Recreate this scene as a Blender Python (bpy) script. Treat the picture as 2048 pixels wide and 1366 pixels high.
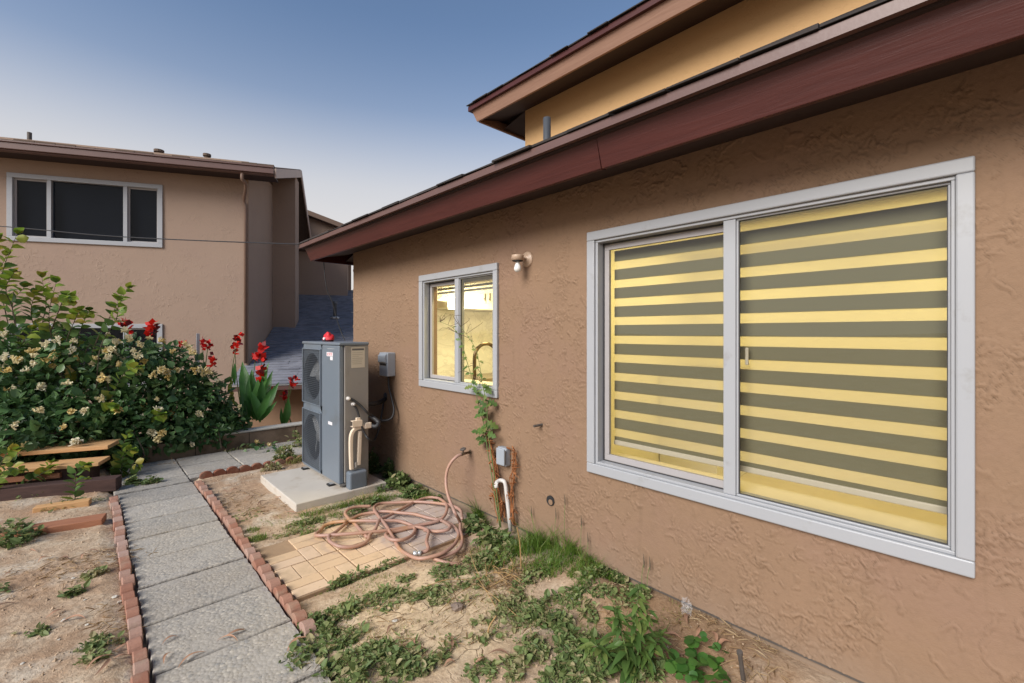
import bpy, math, random
import numpy as np
from mathutils import Vector, Matrix, noise as mnoise
random.seed(7); rng = np.random.default_rng(7)
PI = math.pi
for o in list(bpy.data.objects): bpy.data.objects.remove(o)
scn = bpy.context.scene
COL = scn.collection

# ------------------------------------------------------------------ camera, sky, sun, exposure
FPX, CXP, CYP, CAMH = 910.0, 1024.0, 665.0, 1.55        # focal length and horizon in photo pixels
YAW = math.atan(852 / FPX)                                # view axis turned this far from the house wall (+Y)
cam = bpy.data.cameras.new('camera'); camo = bpy.data.objects.new('camera', cam); COL.objects.link(camo)
camo.location = (0, 0, CAMH); camo.rotation_euler = (PI / 2, 0, -YAW)
cam.sensor_width = 36; cam.lens = 36 * FPX / 2048; cam.shift_y = -(683 - CYP) / 2048
cam.clip_start = 0.05; cam.clip_end = 2000
scn.camera = camo

SUN_EL, SUN_AZ = math.radians(33), math.radians(-97)      # azimuth from +Y, clockwise positive
world = bpy.data.worlds.new('World'); scn.world = world; world.use_nodes = True
wn = world.node_tree; wn.nodes.clear()
sky = wn.nodes.new('ShaderNodeTexSky'); sky.sky_type = 'NISHITA'; sky.sun_disc = False
sky.sun_elevation = SUN_EL; sky.sun_rotation = SUN_AZ
sky.altitude = 50; sky.air_density = 1.0; sky.dust_density = 0.2; sky.ozone_density = 2.4
bg = wn.nodes.new('ShaderNodeBackground'); bg.inputs['Strength'].default_value = 0.135
wo = wn.nodes.new('ShaderNodeOutputWorld')
# pale dusk haze that whitens the sky towards the horizon, the same all the way round
wt = wn.nodes.new('ShaderNodeTexCoord'); wz = wn.nodes.new('ShaderNodeSeparateXYZ'); wn.links.new(wt.outputs['Generated'], wz.inputs[0])
wr = wn.nodes.new('ShaderNodeValToRGB'); wn.links.new(wz.outputs[2], wr.inputs[0])
for i, (p_, v_) in enumerate(((0.0, 1.0), (.18, .96), (.29, .76), (.36, .42), (.43, .13), (.56, 0.0))):
    e_ = wr.color_ramp.elements[i] if i < 2 else wr.color_ramp.elements.new(p_)
    e_.position = p_; e_.color = (v_, v_, v_, 1)
wr.color_ramp.interpolation = 'B_SPLINE'
wm = wn.nodes.new('ShaderNodeMix'); wm.data_type = 'RGBA'; wn.links.new(wr.outputs[0], wm.inputs[0]); wn.links.new(sky.outputs[0], wm.inputs[6])
wm.inputs[7].default_value = (5.35, 5.12, 4.95, 1)
wn.links.new(wm.outputs[2], bg.inputs[0]); wn.links.new(bg.outputs[0], wo.inputs[0])

sl = bpy.data.lights.new('sun', 'SUN'); sl.energy = 4.6; sl.angle = math.radians(34); sl.color = (1.0, 0.95, 0.88)
so = bpy.data.objects.new('sun', sl); COL.objects.link(so)
_el = SUN_EL                                     # broad dusk glow high over the same side of the sky
sd = Vector((math.sin(SUN_AZ) * math.cos(_el), math.cos(SUN_AZ) * math.cos(_el), math.sin(_el)))
so.rotation_euler = sd.to_track_quat('Z', 'Y').to_euler()

vs = scn.view_settings
vs.view_transform = 'Standard'; vs.look = 'None'; vs.gamma = 1; vs.exposure = 0.12; vs.use_curve_mapping = False

scn.cycles.max_bounces = 6; scn.cycles.diffuse_bounces = 3; scn.cycles.glossy_bounces = 3; scn.cycles.transparent_max_bounces = 10
scn.cycles.caustics_reflective = False; scn.cycles.caustics_refractive = False; scn.cycles.sample_clamp_indirect = 4

# ------------------------------------------------------------------ photo pixel -> direction helpers
CF = np.array([math.sin(YAW), math.cos(YAW), 0.]); CR = np.array([math.cos(YAW), -math.sin(YAW), 0.]); CU = np.array([0, 0, 1.])
CC = np.array([0, 0, CAMH])
def ray(x, y): return CF + CR * (x - CXP) / FPX + CU * (CYP - y) / FPX
def onax(x, y, ax, v):
    d = ray(x, y); t = (v - CC[ax]) / d[ax]; return CC + t * d
def G(x, y, z=0.0): return onax(x, y, 2, z)              # point on the ground under a pixel
def WX(x, y, X=2.4): return onax(x, y, 0, X)             # point on a plane parallel to the house wall
def dep(x, y, d): return CC + d * ray(x, y)
def onpl(x, y, P, n):
    d = ray(x, y); t = np.dot(np.array(P) - CC, n) / np.dot(d, n); return CC + t * d

# ------------------------------------------------------------------ materials
def newmat(name):
    m = bpy.data.materials.new(name); m.use_nodes = True; nt = m.node_tree; nt.nodes.clear()
    out = nt.nodes.new('ShaderNodeOutputMaterial'); b = nt.nodes.new('ShaderNodeBsdfPrincipled')
    nt.links.new(b.outputs[0], out.inputs[0]); return m, nt, b, out
def L(nt, a, b): nt.links.new(a, b)
def coord(nt, kind='Object', scale=None):
    t = nt.nodes.new('ShaderNodeTexCoord'); s = t.outputs[kind]
    if scale is not None:
        mp = nt.nodes.new('ShaderNodeMapping'); mp.inputs['Scale'].default_value = scale; L(nt, s, mp.inputs[0]); s = mp.outputs[0]
    return s
def geopos(nt, scale=None):
    t = nt.nodes.new('ShaderNodeNewGeometry'); s = t.outputs['Position']
    if scale is not None:
        mp = nt.nodes.new('ShaderNodeMapping'); mp.inputs['Scale'].default_value = scale; L(nt, s, mp.inputs[0]); s = mp.outputs[0]
    return s
def noise(nt, vec, scale, detail=3, rough=.55, dist=0):
    n = nt.nodes.new('ShaderNodeTexNoise'); L(nt, vec, n.inputs['Vector'])
    n.inputs['Scale'].default_value = scale; n.inputs['Detail'].default_value = detail
    n.inputs['Roughness'].default_value = rough; n.inputs['Distortion'].default_value = dist
    return n.outputs['Fac']
def voro(nt, vec, scale, feat='F1', rnd=1.0):
    n = nt.nodes.new('ShaderNodeTexVoronoi'); n.feature = feat; L(nt, vec, n.inputs['Vector'])
    n.inputs['Scale'].default_value = scale; n.inputs['Randomness'].default_value = rnd
    return n
def ramp(nt, fac, stops, interp='LINEAR'):
    r = nt.nodes.new('ShaderNodeValToRGB'); L(nt, fac, r.inputs[0]); r.color_ramp.interpolation = interp
    e = r.color_ramp.elements
    while len(e) < len(stops): e.new(.5)
    for i, (p, c) in enumerate(stops):
        e[i].position = p; e[i].color = (c, c, c, 1) if isinstance(c, (int, float)) else (*c, 1)
    return r.outputs[0]
def mix(nt, fac, a, b, mode='MIX'):
    n = nt.nodes.new('ShaderNodeMix'); n.data_type = 'RGBA'; n.blend_type = mode
    for i, v in ((0, fac), (6, a), (7, b)):
        if hasattr(v, 'is_linked'): L(nt, v, n.inputs[i])
        elif isinstance(v, (int, float)): n.inputs[i].default_value = v if i == 0 else (v, v, v, 1)
        else: n.inputs[i].default_value = (*v, 1)
    return n.outputs[2]
def mth(nt, op, a, b=None):
    n = nt.nodes.new('ShaderNodeMath'); n.operation = op
    for i, v in ((0, a), (1, b)):
        if v is None: continue
        if hasattr(v, 'is_linked'): L(nt, v, n.inputs[i])
        else: n.inputs[i].default_value = v
    return n.outputs[0]
def bump(nt, h, strength, dist, bsdf, normal=None):
    n = nt.nodes.new('ShaderNodeBump'); L(nt, h, n.inputs['Height'])
    n.inputs['Strength'].default_value = strength; n.inputs['Distance'].default_value = dist
    if normal is not None: L(nt, normal, n.inputs['Normal'])
    if bsdf is not None: L(nt, n.outputs[0], bsdf.inputs['Normal'])
    return n.outputs[0]
def sc(c, k): return tuple(min(1, v * k) for v in c)
def objrand(nt):
    n = nt.nodes.new('ShaderNodeObjectInfo'); return n.outputs['Random']
def simple(name, c, rough=.6, var=.12, scale=8, bmp=.15, bscale=60, metal=0, dirt=None, spec=.5, stretch=None, rand=0):
    m, nt, b, out = newmat(name); v = coord(nt, 'Object', stretch)
    n = noise(nt, v, scale, 4)
    col = mix(nt, n, sc(c, 1 - var), sc(c, 1 + var))
    if dirt:
        d = ramp(nt, noise(nt, v, dirt[1], 5, .65), [(dirt[2], 0), (dirt[3], 1)]); col = mix(nt, d, col, dirt[0])
    if rand:
        r = objrand(nt); g = ramp(nt, r, [(0, 1 - rand), (1, 1 + rand)]); col = mix(nt, 1.0, col, g, 'MULTIPLY')
    L(nt, col, b.inputs['Base Color']); b.inputs['Roughness'].default_value = rough; b.inputs['Metallic'].default_value = metal
    b.inputs['Specular IOR Level'].default_value = spec
    if bmp: bump(nt, noise(nt, v, bscale, 4), bmp, .004, b)
    return m
def stucco(name, c, k=1.0, sc_=1.0, stain=None):
    m, nt, b, out = newmat(name); v = geopos(nt)
    n1 = noise(nt, v, 15 * sc_, 3, .55, 1.3); n2 = noise(nt, v, 38 * sc_, 2, .6, .8)
    frag = ramp(nt, noise(nt, v, 24 * sc_, 2), [(.47, 0), (.56, 1)]); frag2 = ramp(nt, noise(nt, v, 7 * sc_, 3), [(.50, .0), (.60, 1)])
    lace = mth(nt, 'MULTIPLY', ramp(nt, n1, [(.50, 0), (.53, 1), (.60, .55), (.72, .1)]), frag)
    small = mth(nt, 'MULTIPLY', ramp(nt, n2, [(.55, 0), (.59, 1), (.68, .6)]), frag2)
    msk = ramp(nt, noise(nt, v, 2.9 * sc_, 3), [(.45, .04), (.60, 1)])
    h = mth(nt, 'ADD', mth(nt, 'MULTIPLY', lace, mth(nt, 'MULTIPLY', msk, .9)), mth(nt, 'MULTIPLY', small, .55))
    h = mth(nt, 'ADD', h, mth(nt, 'ADD', mth(nt, 'MULTIPLY', noise(nt, v, 150, 2), .07), mth(nt, 'MULTIPLY', noise(nt, v, 6 * sc_, 2), .5)))
    bump(nt, h, min(1, 1.0 * k), .010, b)
    col = mix(nt, noise(nt, v, 1.1, 4), sc(c, .92), sc(c, 1.08))
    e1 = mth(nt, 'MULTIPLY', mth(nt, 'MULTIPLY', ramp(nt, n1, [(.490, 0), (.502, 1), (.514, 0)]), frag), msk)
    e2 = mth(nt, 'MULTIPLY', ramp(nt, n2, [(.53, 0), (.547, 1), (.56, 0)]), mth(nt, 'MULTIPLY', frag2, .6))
    col = mix(nt, mth(nt, 'MULTIPLY', mth(nt, 'MAXIMUM', e1, e2), .5 * k), col, sc(c, .40))  # crevice shade painted as thin dark lines along the trowel edges
    if stain:
        s = ramp(nt, noise(nt, v, .9, 5, .6), [(.50, 0), (.66, .55)]); col = mix(nt, s, col, stain)
    L(nt, col, b.inputs['Base Color']); b.inputs['Roughness'].default_value = .88; b.inputs['Specular IOR Level'].default_value = .25
    return m
def wood(name, c, c2, rough=.6, sx=(1, 14, 14), peel=None, k=.4):
    m, nt, b, out = newmat(name); v = coord(nt, 'Object', sx)
    n = noise(nt, v, 3, 6, .65, .6); col = mix(nt, ramp(nt, n, [(.3, 0), (.7, 1)]), c, c2)
    if peel:
        p = ramp(nt, noise(nt, coord(nt, 'Object', tuple(.5 * q for q in sx)), 2.2, 6, .7), [(peel[1], 0), (peel[1] + .02, .8)])
        col = mix(nt, p, col, peel[0])
    L(nt, col, b.inputs['Base Color']); b.inputs['Roughness'].default_value = rough; b.inputs['Specular IOR Level'].default_value = .35
    bump(nt, n, k, .004, b); return m
def glassmat(name, tint=(1, 1, 1), refl=.0, fk=1.3):
    m = bpy.data.materials.new(name); m.use_nodes = True; nt = m.node_tree; nt.nodes.clear()
    out = nt.nodes.new('ShaderNodeOutputMaterial'); t = nt.nodes.new('ShaderNodeBsdfTransparent'); t.inputs[0].default_value = (*tint, 1)
    g = nt.nodes.new('ShaderNodeBsdfGlossy'); g.inputs['Roughness'].default_value = .015
    f = nt.nodes.new('ShaderNodeFresnel'); f.inputs[0].default_value = 1.5
    fac = mth(nt, 'ADD', mth(nt, 'MULTIPLY', f.outputs[0], fk), refl)
    x = nt.nodes.new('ShaderNodeMixShader'); L(nt, fac, x.inputs[0]); L(nt, t.outputs[0], x.inputs[1]); L(nt, g.outputs[0], x.inputs[2])
    bmp = bump(nt, noise(nt, geopos(nt), 2.2, 1), .04, .05, None); L(nt, bmp, g.inputs['Normal'])
    L(nt, x.outputs[0], out.inputs[0]); return m
def leafmat(name, stops, rough=.5, trans=.35, rand=True):
    """colour follows the per-leaf 'tint' attribute, or the object's random number"""
    m, nt, b, out = newmat(name)
    if rand: fac = objrand(nt)
    else:
        a = nt.nodes.new('ShaderNodeAttribute'); a.attribute_name = 'tint'; fac = a.outputs['Fac']
    col = ramp(nt, fac, stops)
    col = mix(nt, mth(nt, 'MULTIPLY', noise(nt, geopos(nt), 30, 2), .5), col, sc(stops[0][1], .8))
    L(nt, col, b.inputs['Base Color']); b.inputs['Roughness'].default_value = rough; b.inputs['Specular IOR Level'].default_value = .4
    tr = nt.nodes.new('ShaderNodeBsdfTranslucent'); L(nt, col, tr.inputs[0])
    x = nt.nodes.new('ShaderNodeMixShader'); x.inputs[0].default_value = trans
    L(nt, b.outputs[0], x.inputs[1]); L(nt, tr.outputs[0], x.inputs[2]); L(nt, x.outputs[0], out.inputs[0])
    return m
def emis(name, c, s):
    m = bpy.data.materials.new(name); m.use_nodes = True; nt = m.node_tree; nt.nodes.clear()
    out = nt.nodes.new('ShaderNodeOutputMaterial'); e = nt.nodes.new('ShaderNodeEmission'); e.inputs[0].default_value = (*c, 1); e.inputs[1].default_value = s
    L(nt, e.outputs[0], out.inputs[0]); return m

M = {}
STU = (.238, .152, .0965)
def stucco_paint(name, c):
    m, nt, b, out = newmat(name); v = geopos(nt)
    col = mix(nt, noise(nt, v, 1.3, 5, .6), sc(c, .90), sc(c, 1.10)); col = mix(nt, ramp(nt, noise(nt, v, .9, 5, .6), [(.50, 0), (.66, .6)]), col, (c[0] * 1.02, c[1] * .99, c[2] * 1.12))
    col = mix(nt, ramp(nt, noise(nt, v, 26, 5, .7), [(.50, 0), (.75, .35)]), col, sc(c, .72))
    sp = nt.nodes.new('ShaderNodeSeparateXYZ'); L(nt, v, sp.inputs[0])                       # soil splashed on the foot of the wall, drips under the tap and box
    foot = ramp(nt, mth(nt, 'ADD', sp.outputs[2], mth(nt, 'MULTIPLY', noise(nt, v, 7, 5, .7), .35)), [(.18, .75), (.42, 0)]); col = mix(nt, foot, col, (.235, .165, .115))
    drip = noise(nt, geopos(nt, (1, 9, .8)), 2.2, 4, .6); col = mix(nt, ramp(nt, drip, [(.58, 0), (.75, .35)]), col, sc(c, .78))
    geo = nt.nodes.new('ShaderNodeNewGeometry'); pt = ramp(nt, geo.outputs['Pointiness'], [(.43, .9), (.494, 0)]); col = mix(nt, pt, col, sc(c, .42))  # crease shade put into the colour, darker where the relief is hollow
    L(nt, col, b.inputs['Base Color']); b.inputs['Roughness'].default_value = .85; b.inputs['Specular IOR Level'].default_value = .25
    bump(nt, mth(nt, 'ADD', noise(nt, v, 190, 3), mth(nt, 'MULTIPLY', noise(nt, v, 75, 3, .6, .8), .8)), .5, .0022, b); return m
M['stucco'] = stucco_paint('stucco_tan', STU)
M['stucco_upper2'] = stucco('stucco_tan_core', STU, .5, 1.0)
M['stucco_upper'] = stucco('stucco_upper', (.55, .345, .165), .4, .8)  # same stucco as below; its warmer, brighter light is put into the colour
M['stucco_nb'] = stucco('stucco_neighbour', (.325, .235, .18), .45, .55, (.31, .22, .175))
M['fascia'] = wood('painted_fascia', (.052, .0125, .0105), (.072, .018, .0145), .42, (10, .7, 10), ((.20, .11, .09), .70), .5)
M['fascia_up'] = wood('painted_fascia_weathered', (.23, .125, .085), (.30, .175, .12), .55, (10, .7, 10), ((.26, .15, .11), .66), .4)
M['trim_brown'] = simple('trim_brown', (.12, .066, .056), .4, .15, 5, .1)
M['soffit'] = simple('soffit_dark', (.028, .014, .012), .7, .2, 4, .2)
M['shingle'] = simple('shingle_dark', (.030, .024, .022), .9, .3, 20, .6, 90, rand=.25)
M['shingle_brown'] = simple('shingle_brown', (.11, .075, .055), .9, .25, 14, .6, 90)
M['vinyl'] = simple('white_vinyl', (.335, .345, .365), .38, .03, 3, .03, 30, dirt=((.23, .225, .21), 6, .60, .85))
M['vinyl_grey'] = simple('grey_sash', (.34, .32, .32), .45, .05, 6, .03, 30)
M['seal'] = simple('dark_seal', (.035, .035, .04), .6, .1, 9, 0)
M['glass'] = glassmat('window_glass', (1, 1, 1), 0, 2.0)
M['glass_dark'] = glassmat('dark_window_glass', (.45, .5, .58), .0, .45)
M['concrete'] = simple('concrete', (.50, .455, .395), .9, .12, 5, .35, 90, dirt=((.36, .29, .21), 3.5, .54, .75))
M['concrete_dark'] = simple('concrete_stained', (.23, .165, .115), .92, .2, 4, .4, 60, dirt=((.12, .085, .055), 3, .5, .7))
M['cap'] = simple('cap_concrete', (.52, .49, .43), .9, .1, 6, .3, 60)
M['plaster_in'] = simple('interior_paint', (.82, .78, .66), .7, .02, 3, .05)
M['white_in'] = simple('white_lacquer', (.82, .81, .77), .35, .02, 3, 0)
M['steel'] = simple('brushed_bronze', (.11, .075, .04), .3, .08, 12, 0, metal=.8)
M['black'] = simple('black_rubber', (.02, .02, .022), .55, .2, 20, .2, 60)
M['grey_pl'] = simple('grey_plastic', (.30, .33, .37), .45, .05, 8, .06, 40, dirt=((.20, .19, .17), 5, .58, .75))
M['ac'] = simple('ac_paint', (.145, .172, .205), .38, .04, 3, .03, 30, dirt=((.115, .118, .12), 3, .54, .8))
M['ac_side'] = simple('ac_side_shade', (.24, .222, .20), .4, .06, 3, .03, 30, dirt=((.19, .165, .14), 3.2, .50, .72))  # same paint as the front; the side's warm shade is in this colour
M['ac_dark'] = simple('ac_inside', (.012, .013, .017), .6, .2, 12, 0)
M['ac_fan'] = simple('fan_blade_grey', (.30, .31, .32), .5, .06, 8, 0)
M['ivory'] = simple('ivory_pvc', (.70, .58, .45), .5, .08, 7, .05, 40, dirt=((.42, .27, .14), 9, .6, .75))
M['pvc'] = simple('pvc_pipe', (.55, .52, .49), .5, .06, 8, .05, 40)
M['paper'] = simple('paper_sheet', (.50, .44, .34), .8, .08, 18, .05)
M['sticker'] = simple('white_sticker', (.72, .70, .72), .4, .03, 9, 0)
M['redink'] = simple('red_print', (.50, .05, .06), .5, .1, 9, 0)
M['darkink'] = simple('dark_print', (.10, .09, .085), .6, .1, 9, 0)
M['redcloth'] = simple('red_cloth', (.55, .02, .03), .6, .25, 30, .3, 60)
M['beige_metal'] = simple('beige_enamel', (.42, .30, .215), .4, .08, 9, .05, 40)
M['bulb'] = simple('frosted_bulb', (.72, .72, .70), .2, .02, 5, 0)
M['brass'] = simple('old_brass', (.16, .115, .075), .5, .3, 20, .2, 50, metal=.5)
M['alu'] = simple('aluminium', (.50, .50, .50), .4, .1, 25, .1, 60, metal=.6)
M['rust'] = simple('rusty_steel', (.10, .085, .075), .7, .3, 25, .3, 50, metal=.3)
M['plank'] = wood('fresh_plank', (.50, .27, .115), (.60, .36, .17), .7, (1.2, 12, 12))
M['plank_red'] = wood('redwood_plank', (.27, .105, .055), (.38, .17, .095), .75, (1.2, 12, 12))
M['timber'] = wood('dark_timber', (.045, .024, .020), (.085, .046, .038), .8, (1.2, 10, 10))
M['timber_grey'] = wood('grey_timber', (.16, .125, .105), (.24, .19, .16), .85, (1.2, 10, 10))
M['fabric_dark'] = simple('blind_opaque_fabric', (.40, .38, .30), .9, .03, 60, .1, 300)
M['blind_bar'] = simple('blind_bottom_bar', (.58, .53, .40), .5, .03, 6, 0)
M['curtain'] = simple('dark_curtain', (.085, .10, .125), .9, .5, 3, .3, 30)
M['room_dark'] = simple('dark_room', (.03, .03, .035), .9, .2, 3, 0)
M['stone'] = simple('field_stone', (.22, .165, .13), .85, .3, 30, .5, 60)
M['bark'] = simple('twig_bark', (.10, .075, .05), .85, .3, 30, .4, 60)
M['greenstem'] = simple('green_stem', (.10, .15, .04), .6, .25, 20, .1)
M['drystem'] = simple('dry_stem', (.34, .21, .085), .85, .35, 20, .2)
M['brownvine'] = simple('dead_vine', (.26, .095, .030), .85, .35, 25, .3)
M['dryleaf'] = simple('dry_leaf', (.33, .185, .115), .7, .35, 25, .3, 40, rand=.4)

# translucent blind gauze
def sheer():
    m = bpy.data.materials.new('blind_sheer_fabric'); m.use_nodes = True; nt = m.node_tree; nt.nodes.clear()
    out = nt.nodes.new('ShaderNodeOutputMaterial'); t = nt.nodes.new('ShaderNodeBsdfTransparent'); t.inputs[0].default_value = (1, 1, 1, 1)
    tl = nt.nodes.new('ShaderNodeBsdfTranslucent'); tl.inputs[0].default_value = (.85, .82, .75, 1)
    d = nt.nodes.new('ShaderNodeBsdfDiffuse'); d.inputs[0].default_value = (.75, .73, .66, 1)
    a = nt.nodes.new('ShaderNodeMixShader'); a.inputs[0].default_value = .3; L(nt, tl.outputs[0], a.inputs[1]); L(nt, d.outputs[0], a.inputs[2])
    b = nt.nodes.new('ShaderNodeMixShader'); b.inputs[0].default_value = .5; L(nt, t.outputs[0], b.inputs[1]); L(nt, a.outputs[0], b.inputs[2])
    L(nt, b.outputs[0], out.inputs[0]); return m
M['sheer'] = sheer()
def opaque_fabric():
    m, nt, b, out = newmat('blind_band_fabric'); col = mix(nt, noise(nt, geopos(nt), 200, 2), (.165, .155, .085), (.205, .195, .115))
    L(nt, col, b.inputs['Base Color']); b.inputs['Roughness'].default_value = .9
    tr = nt.nodes.new('ShaderNodeBsdfTranslucent'); tr.inputs[0].default_value = (.5, .45, .3, 1)
    x = nt.nodes.new('ShaderNodeMixShader'); x.inputs[0].default_value = .10
    L(nt, b.outputs[0], x.inputs[1]); L(nt, tr.outputs[0], x.inputs[2]); L(nt, x.outputs[0], out.inputs[0]); return m
M['band'] = opaque_fabric()

def marble():
    m, nt, b, out = newmat('marble_splashback'); v = geopos(nt)
    n = noise(nt, v, 2.2, 6, .6, 1.5); col = ramp(nt, n, [(.40, (.80, .79, .75)), (.50, (.66, .65, .62)), (.53, (.80, .79, .75))])
    L(nt, col, b.inputs[0]); b.inputs['Roughness'].default_value = .3; return m
M['marble'] = marble()
M['granite'] = simple('granite_top', (.20, .15, .10), .25, .5, 40, 0)

def aggregate():
    m, nt, b, out = newmat('exposed_aggregate'); v = coord(nt, 'Object'); p = geopos(nt)
    n = nt.nodes.new('ShaderNodeTexNoise'); L(nt, p, n.inputs['Vector']); n.inputs['Scale'].default_value = 14
    mx = nt.nodes.new('ShaderNodeMix'); mx.data_type = 'VECTOR'; mx.inputs[0].default_value = .012
    L(nt, p, mx.inputs[4]); L(nt, n.outputs['Color'], mx.inputs[5])
    vo = voro(nt, mx.outputs[1], 58); vs_ = voro(nt, mx.outputs[1], 130)
    bw = nt.nodes.new('ShaderNodeSeparateColor'); L(nt, vo.outputs['Color'], bw.inputs[0])
    peb = ramp(nt, bw.outputs[0], [(0, (.30, .29, .275)), (.18, (.36, .34, .31)), (.45, (.43, .395, .345)), (.7, (.39, .362, .33)), (.85, (.46, .425, .37)), (1, (.56, .51, .44))])
    edge = ramp(nt, vo.outputs['Distance'], [(.45, 0), (.70, .6)])
    col = mix(nt, mth(nt, 'MULTIPLY', edge, .8), peb, (.33, .30, .26))
    big = ramp(nt, noise(nt, p, 2.6, 4), [(.35, 0), (.65, 1)])
    col = mix(nt, mth(nt, 'MULTIPLY', big, .35), col, (.42, .35, .27))
    wear = ramp(nt, noise(nt, p, 5.5, 5, .65), [(.50, 0), (.62, .65)]); col = mix(nt, wear, col, (.44, .405, .36))
    r = ramp(nt, objrand(nt), [(0, .76), (1, .92)]); col = mix(nt, 1.0, col, r, 'MULTIPLY')
    L(nt, col, b.inputs[0]); b.inputs['Roughness'].default_value = .8; b.inputs['Specular IOR Level'].default_value = .35
    inv = ramp(nt, vo.outputs['Distance'], [(.0, 1), (.35, .85), (.7, 0)])
    h = mth(nt, 'ADD', mth(nt, 'MULTIPLY', inv, mth(nt, 'SUBTRACT', 1.0, mth(nt, 'MULTIPLY', wear, .6))), mth(nt, 'MULTIPLY', noise(nt, p, 150, 2), .15))
    bump(nt, h, .38, .005, b); return m
M['aggregate'] = aggregate()
def brickmat(name, stops, rough=.9):
    m, nt, b, out = newmat(name); p = geopos(nt)
    col = ramp(nt, objrand(nt), stops)
    col = mix(nt, mth(nt, 'MULTIPLY', noise(nt, p, 45, 4, .7), .6), col, sc(stops[0][1], .62))
    d = ramp(nt, noise(nt, p, 7, 5, .65), [(.5, 0), (.68, .6)]); col = mix(nt, d, col, (.36, .27, .20))
    L(nt, col, b.inputs[0]); b.inputs['Roughness'].default_value = rough; b.inputs['Specular IOR Level'].default_value = .2
    bump(nt, noise(nt, p, 110, 4, .7), .6, .004, b); return m
M['edging'] = brickmat('red_edging', [(0, (.33, .155, .105)), (.35, (.40, .215, .155)), (.7, (.42, .275, .22)), (1, (.45, .325, .28))])
M['edging_rust'] = brickmat('rust_edging', [(0, (.20, .075, .045)), (1, (.27, .11, .07))])
def pavermat():
    m, nt, b, out = newmat('sand_paver'); p = geopos(nt)
    col = ramp(nt, objrand(nt), [(0, (.60, .425, .265)), (.5, (.65, .475, .315)), (1, (.62, .46, .325))])
    sep = nt.nodes.new('ShaderNodeSeparateXYZ'); L(nt, p, sep.inputs[0])
    far = ramp(nt, mth(nt, 'ADD', mth(nt, 'MULTIPLY', sep.outputs[0], .5), mth(nt, 'MULTIPLY', noise(nt, p, 5, 4), .28)), [(.93, 0), (1.0, 1)])
    col = mix(nt, far, col, (.46, .375, .325))
    d = ramp(nt, noise(nt, p, 6, 5, .65), [(.50, 0), (.70, .7)]); col = mix(nt, d, col, (.46, .34, .22))
    L(nt, col, b.inputs[0]); b.inputs['Roughness'].default_value = .9; b.inputs['Specular IOR Level'].default_value = .2
    bump(nt, noise(nt, p, 130, 4, .7), .35, .003, b); return m
M['paver'] = pavermat()

def groundmat():
    m, nt, b, out = newmat('bare_earth'); p = geopos(nt)
    n1 = noise(nt, p, 1.4, 5, .6); n2 = noise(nt, p, 6.5, 5, .65); n3 = noise(nt, p, 40, 4, .7)
    col = mix(nt, ramp(nt, n1, [(.38, 0), (.60, 1)]), (.46, .315, .205), (.58, .465, .335))
    col = mix(nt, ramp(nt, n2, [(.42, 0), (.66, .75)]), col, (.35, .225, .14))
    col = mix(nt, ramp(nt, noise(nt, p, 3.1, 4), [(.52, 0), (.64, .8)]), col, (.57, .49, .385))
    # dry crust with cracks in the open patch before the house wall
    d = nt.nodes.new('ShaderNodeVectorMath'); d.operation = 'DISTANCE'; L(nt, p, d.inputs[0]); d.inputs[1].default_value = (1.42, 2.15, 0)
    cm = ramp(nt, mth(nt, 'ADD', d.outputs['Value'], mth(nt, 'MULTIPLY', n1, .5)), [(.60, 1), (.90, 0)])
    wv = nt.nodes.new('ShaderNodeMix'); wv.data_type = 'VECTOR'; wv.inputs[0].default_value = .12
    nn = nt.nodes.new('ShaderNodeTexNoise'); L(nt, p, nn.inputs['Vector']); nn.inputs['Scale'].default_value = 9; L(nt, p, wv.inputs[4]); L(nt, nn.outputs['Color'], wv.inputs[5])
    ve = voro(nt, wv.outputs[1], 7.5, 'DISTANCE_TO_EDGE'); cfade = ramp(nt, noise(nt, p, 4.2, 3), [(.42, 1), (.58, 0)]); crack = mth(nt, 'MAXIMUM', ramp(nt, ve.outputs['Distance'], [(0, 0), (.022, 1)]), cfade)
    crust = mix(nt, n2, (.60, .455, .285), (.70, .555, .37))
    crust = mix(nt, mth(nt, 'SUBTRACT', 1.0, crack), crust, (.42, .30, .19))
    col = mix(nt, cm, col, crust)
    col = mix(nt, mth(nt, 'MULTIPLY', ramp(nt, n3, [(.35, 1), (.6, 0)]), .5), col, (.21, .13, .08))
    d2 = nt.nodes.new('ShaderNodeVectorMath'); d2.operation = 'DISTANCE'; L(nt, p, d2.inputs[0]); d2.inputs[1].default_value = (2.35, 1.15, 0)   # freshly dug darker soil by the foundation
    dm = ramp(nt, mth(nt, 'ADD', d2.outputs['Value'], mth(nt, 'MULTIPLY', n2, .7)), [(.75, .85), (1.15, 0)]); col = mix(nt, dm, col, mix(nt, n3, (.17, .095, .05), (.36, .235, .135)))
    L(nt, col, b.inputs[0]); b.inputs['Roughness'].default_value = .95; b.inputs['Specular IOR Level'].default_value = .15
    hc = mth(nt, 'MULTIPLY', mth(nt, 'MULTIPLY', crack, cm), .7)
    rough_ = mth(nt, 'SUBTRACT', 1.0, mth(nt, 'MULTIPLY', cm, .65))
    h = mth(nt, 'ADD', hc, mth(nt, 'MULTIPLY', mth(nt, 'ADD', mth(nt, 'MULTIPLY', n2, .8), mth(nt, 'MULTIPLY', n3, .7)), rough_))
    bump(nt, h, .9, .014, b); return m
M['earth'] = groundmat()
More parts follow.
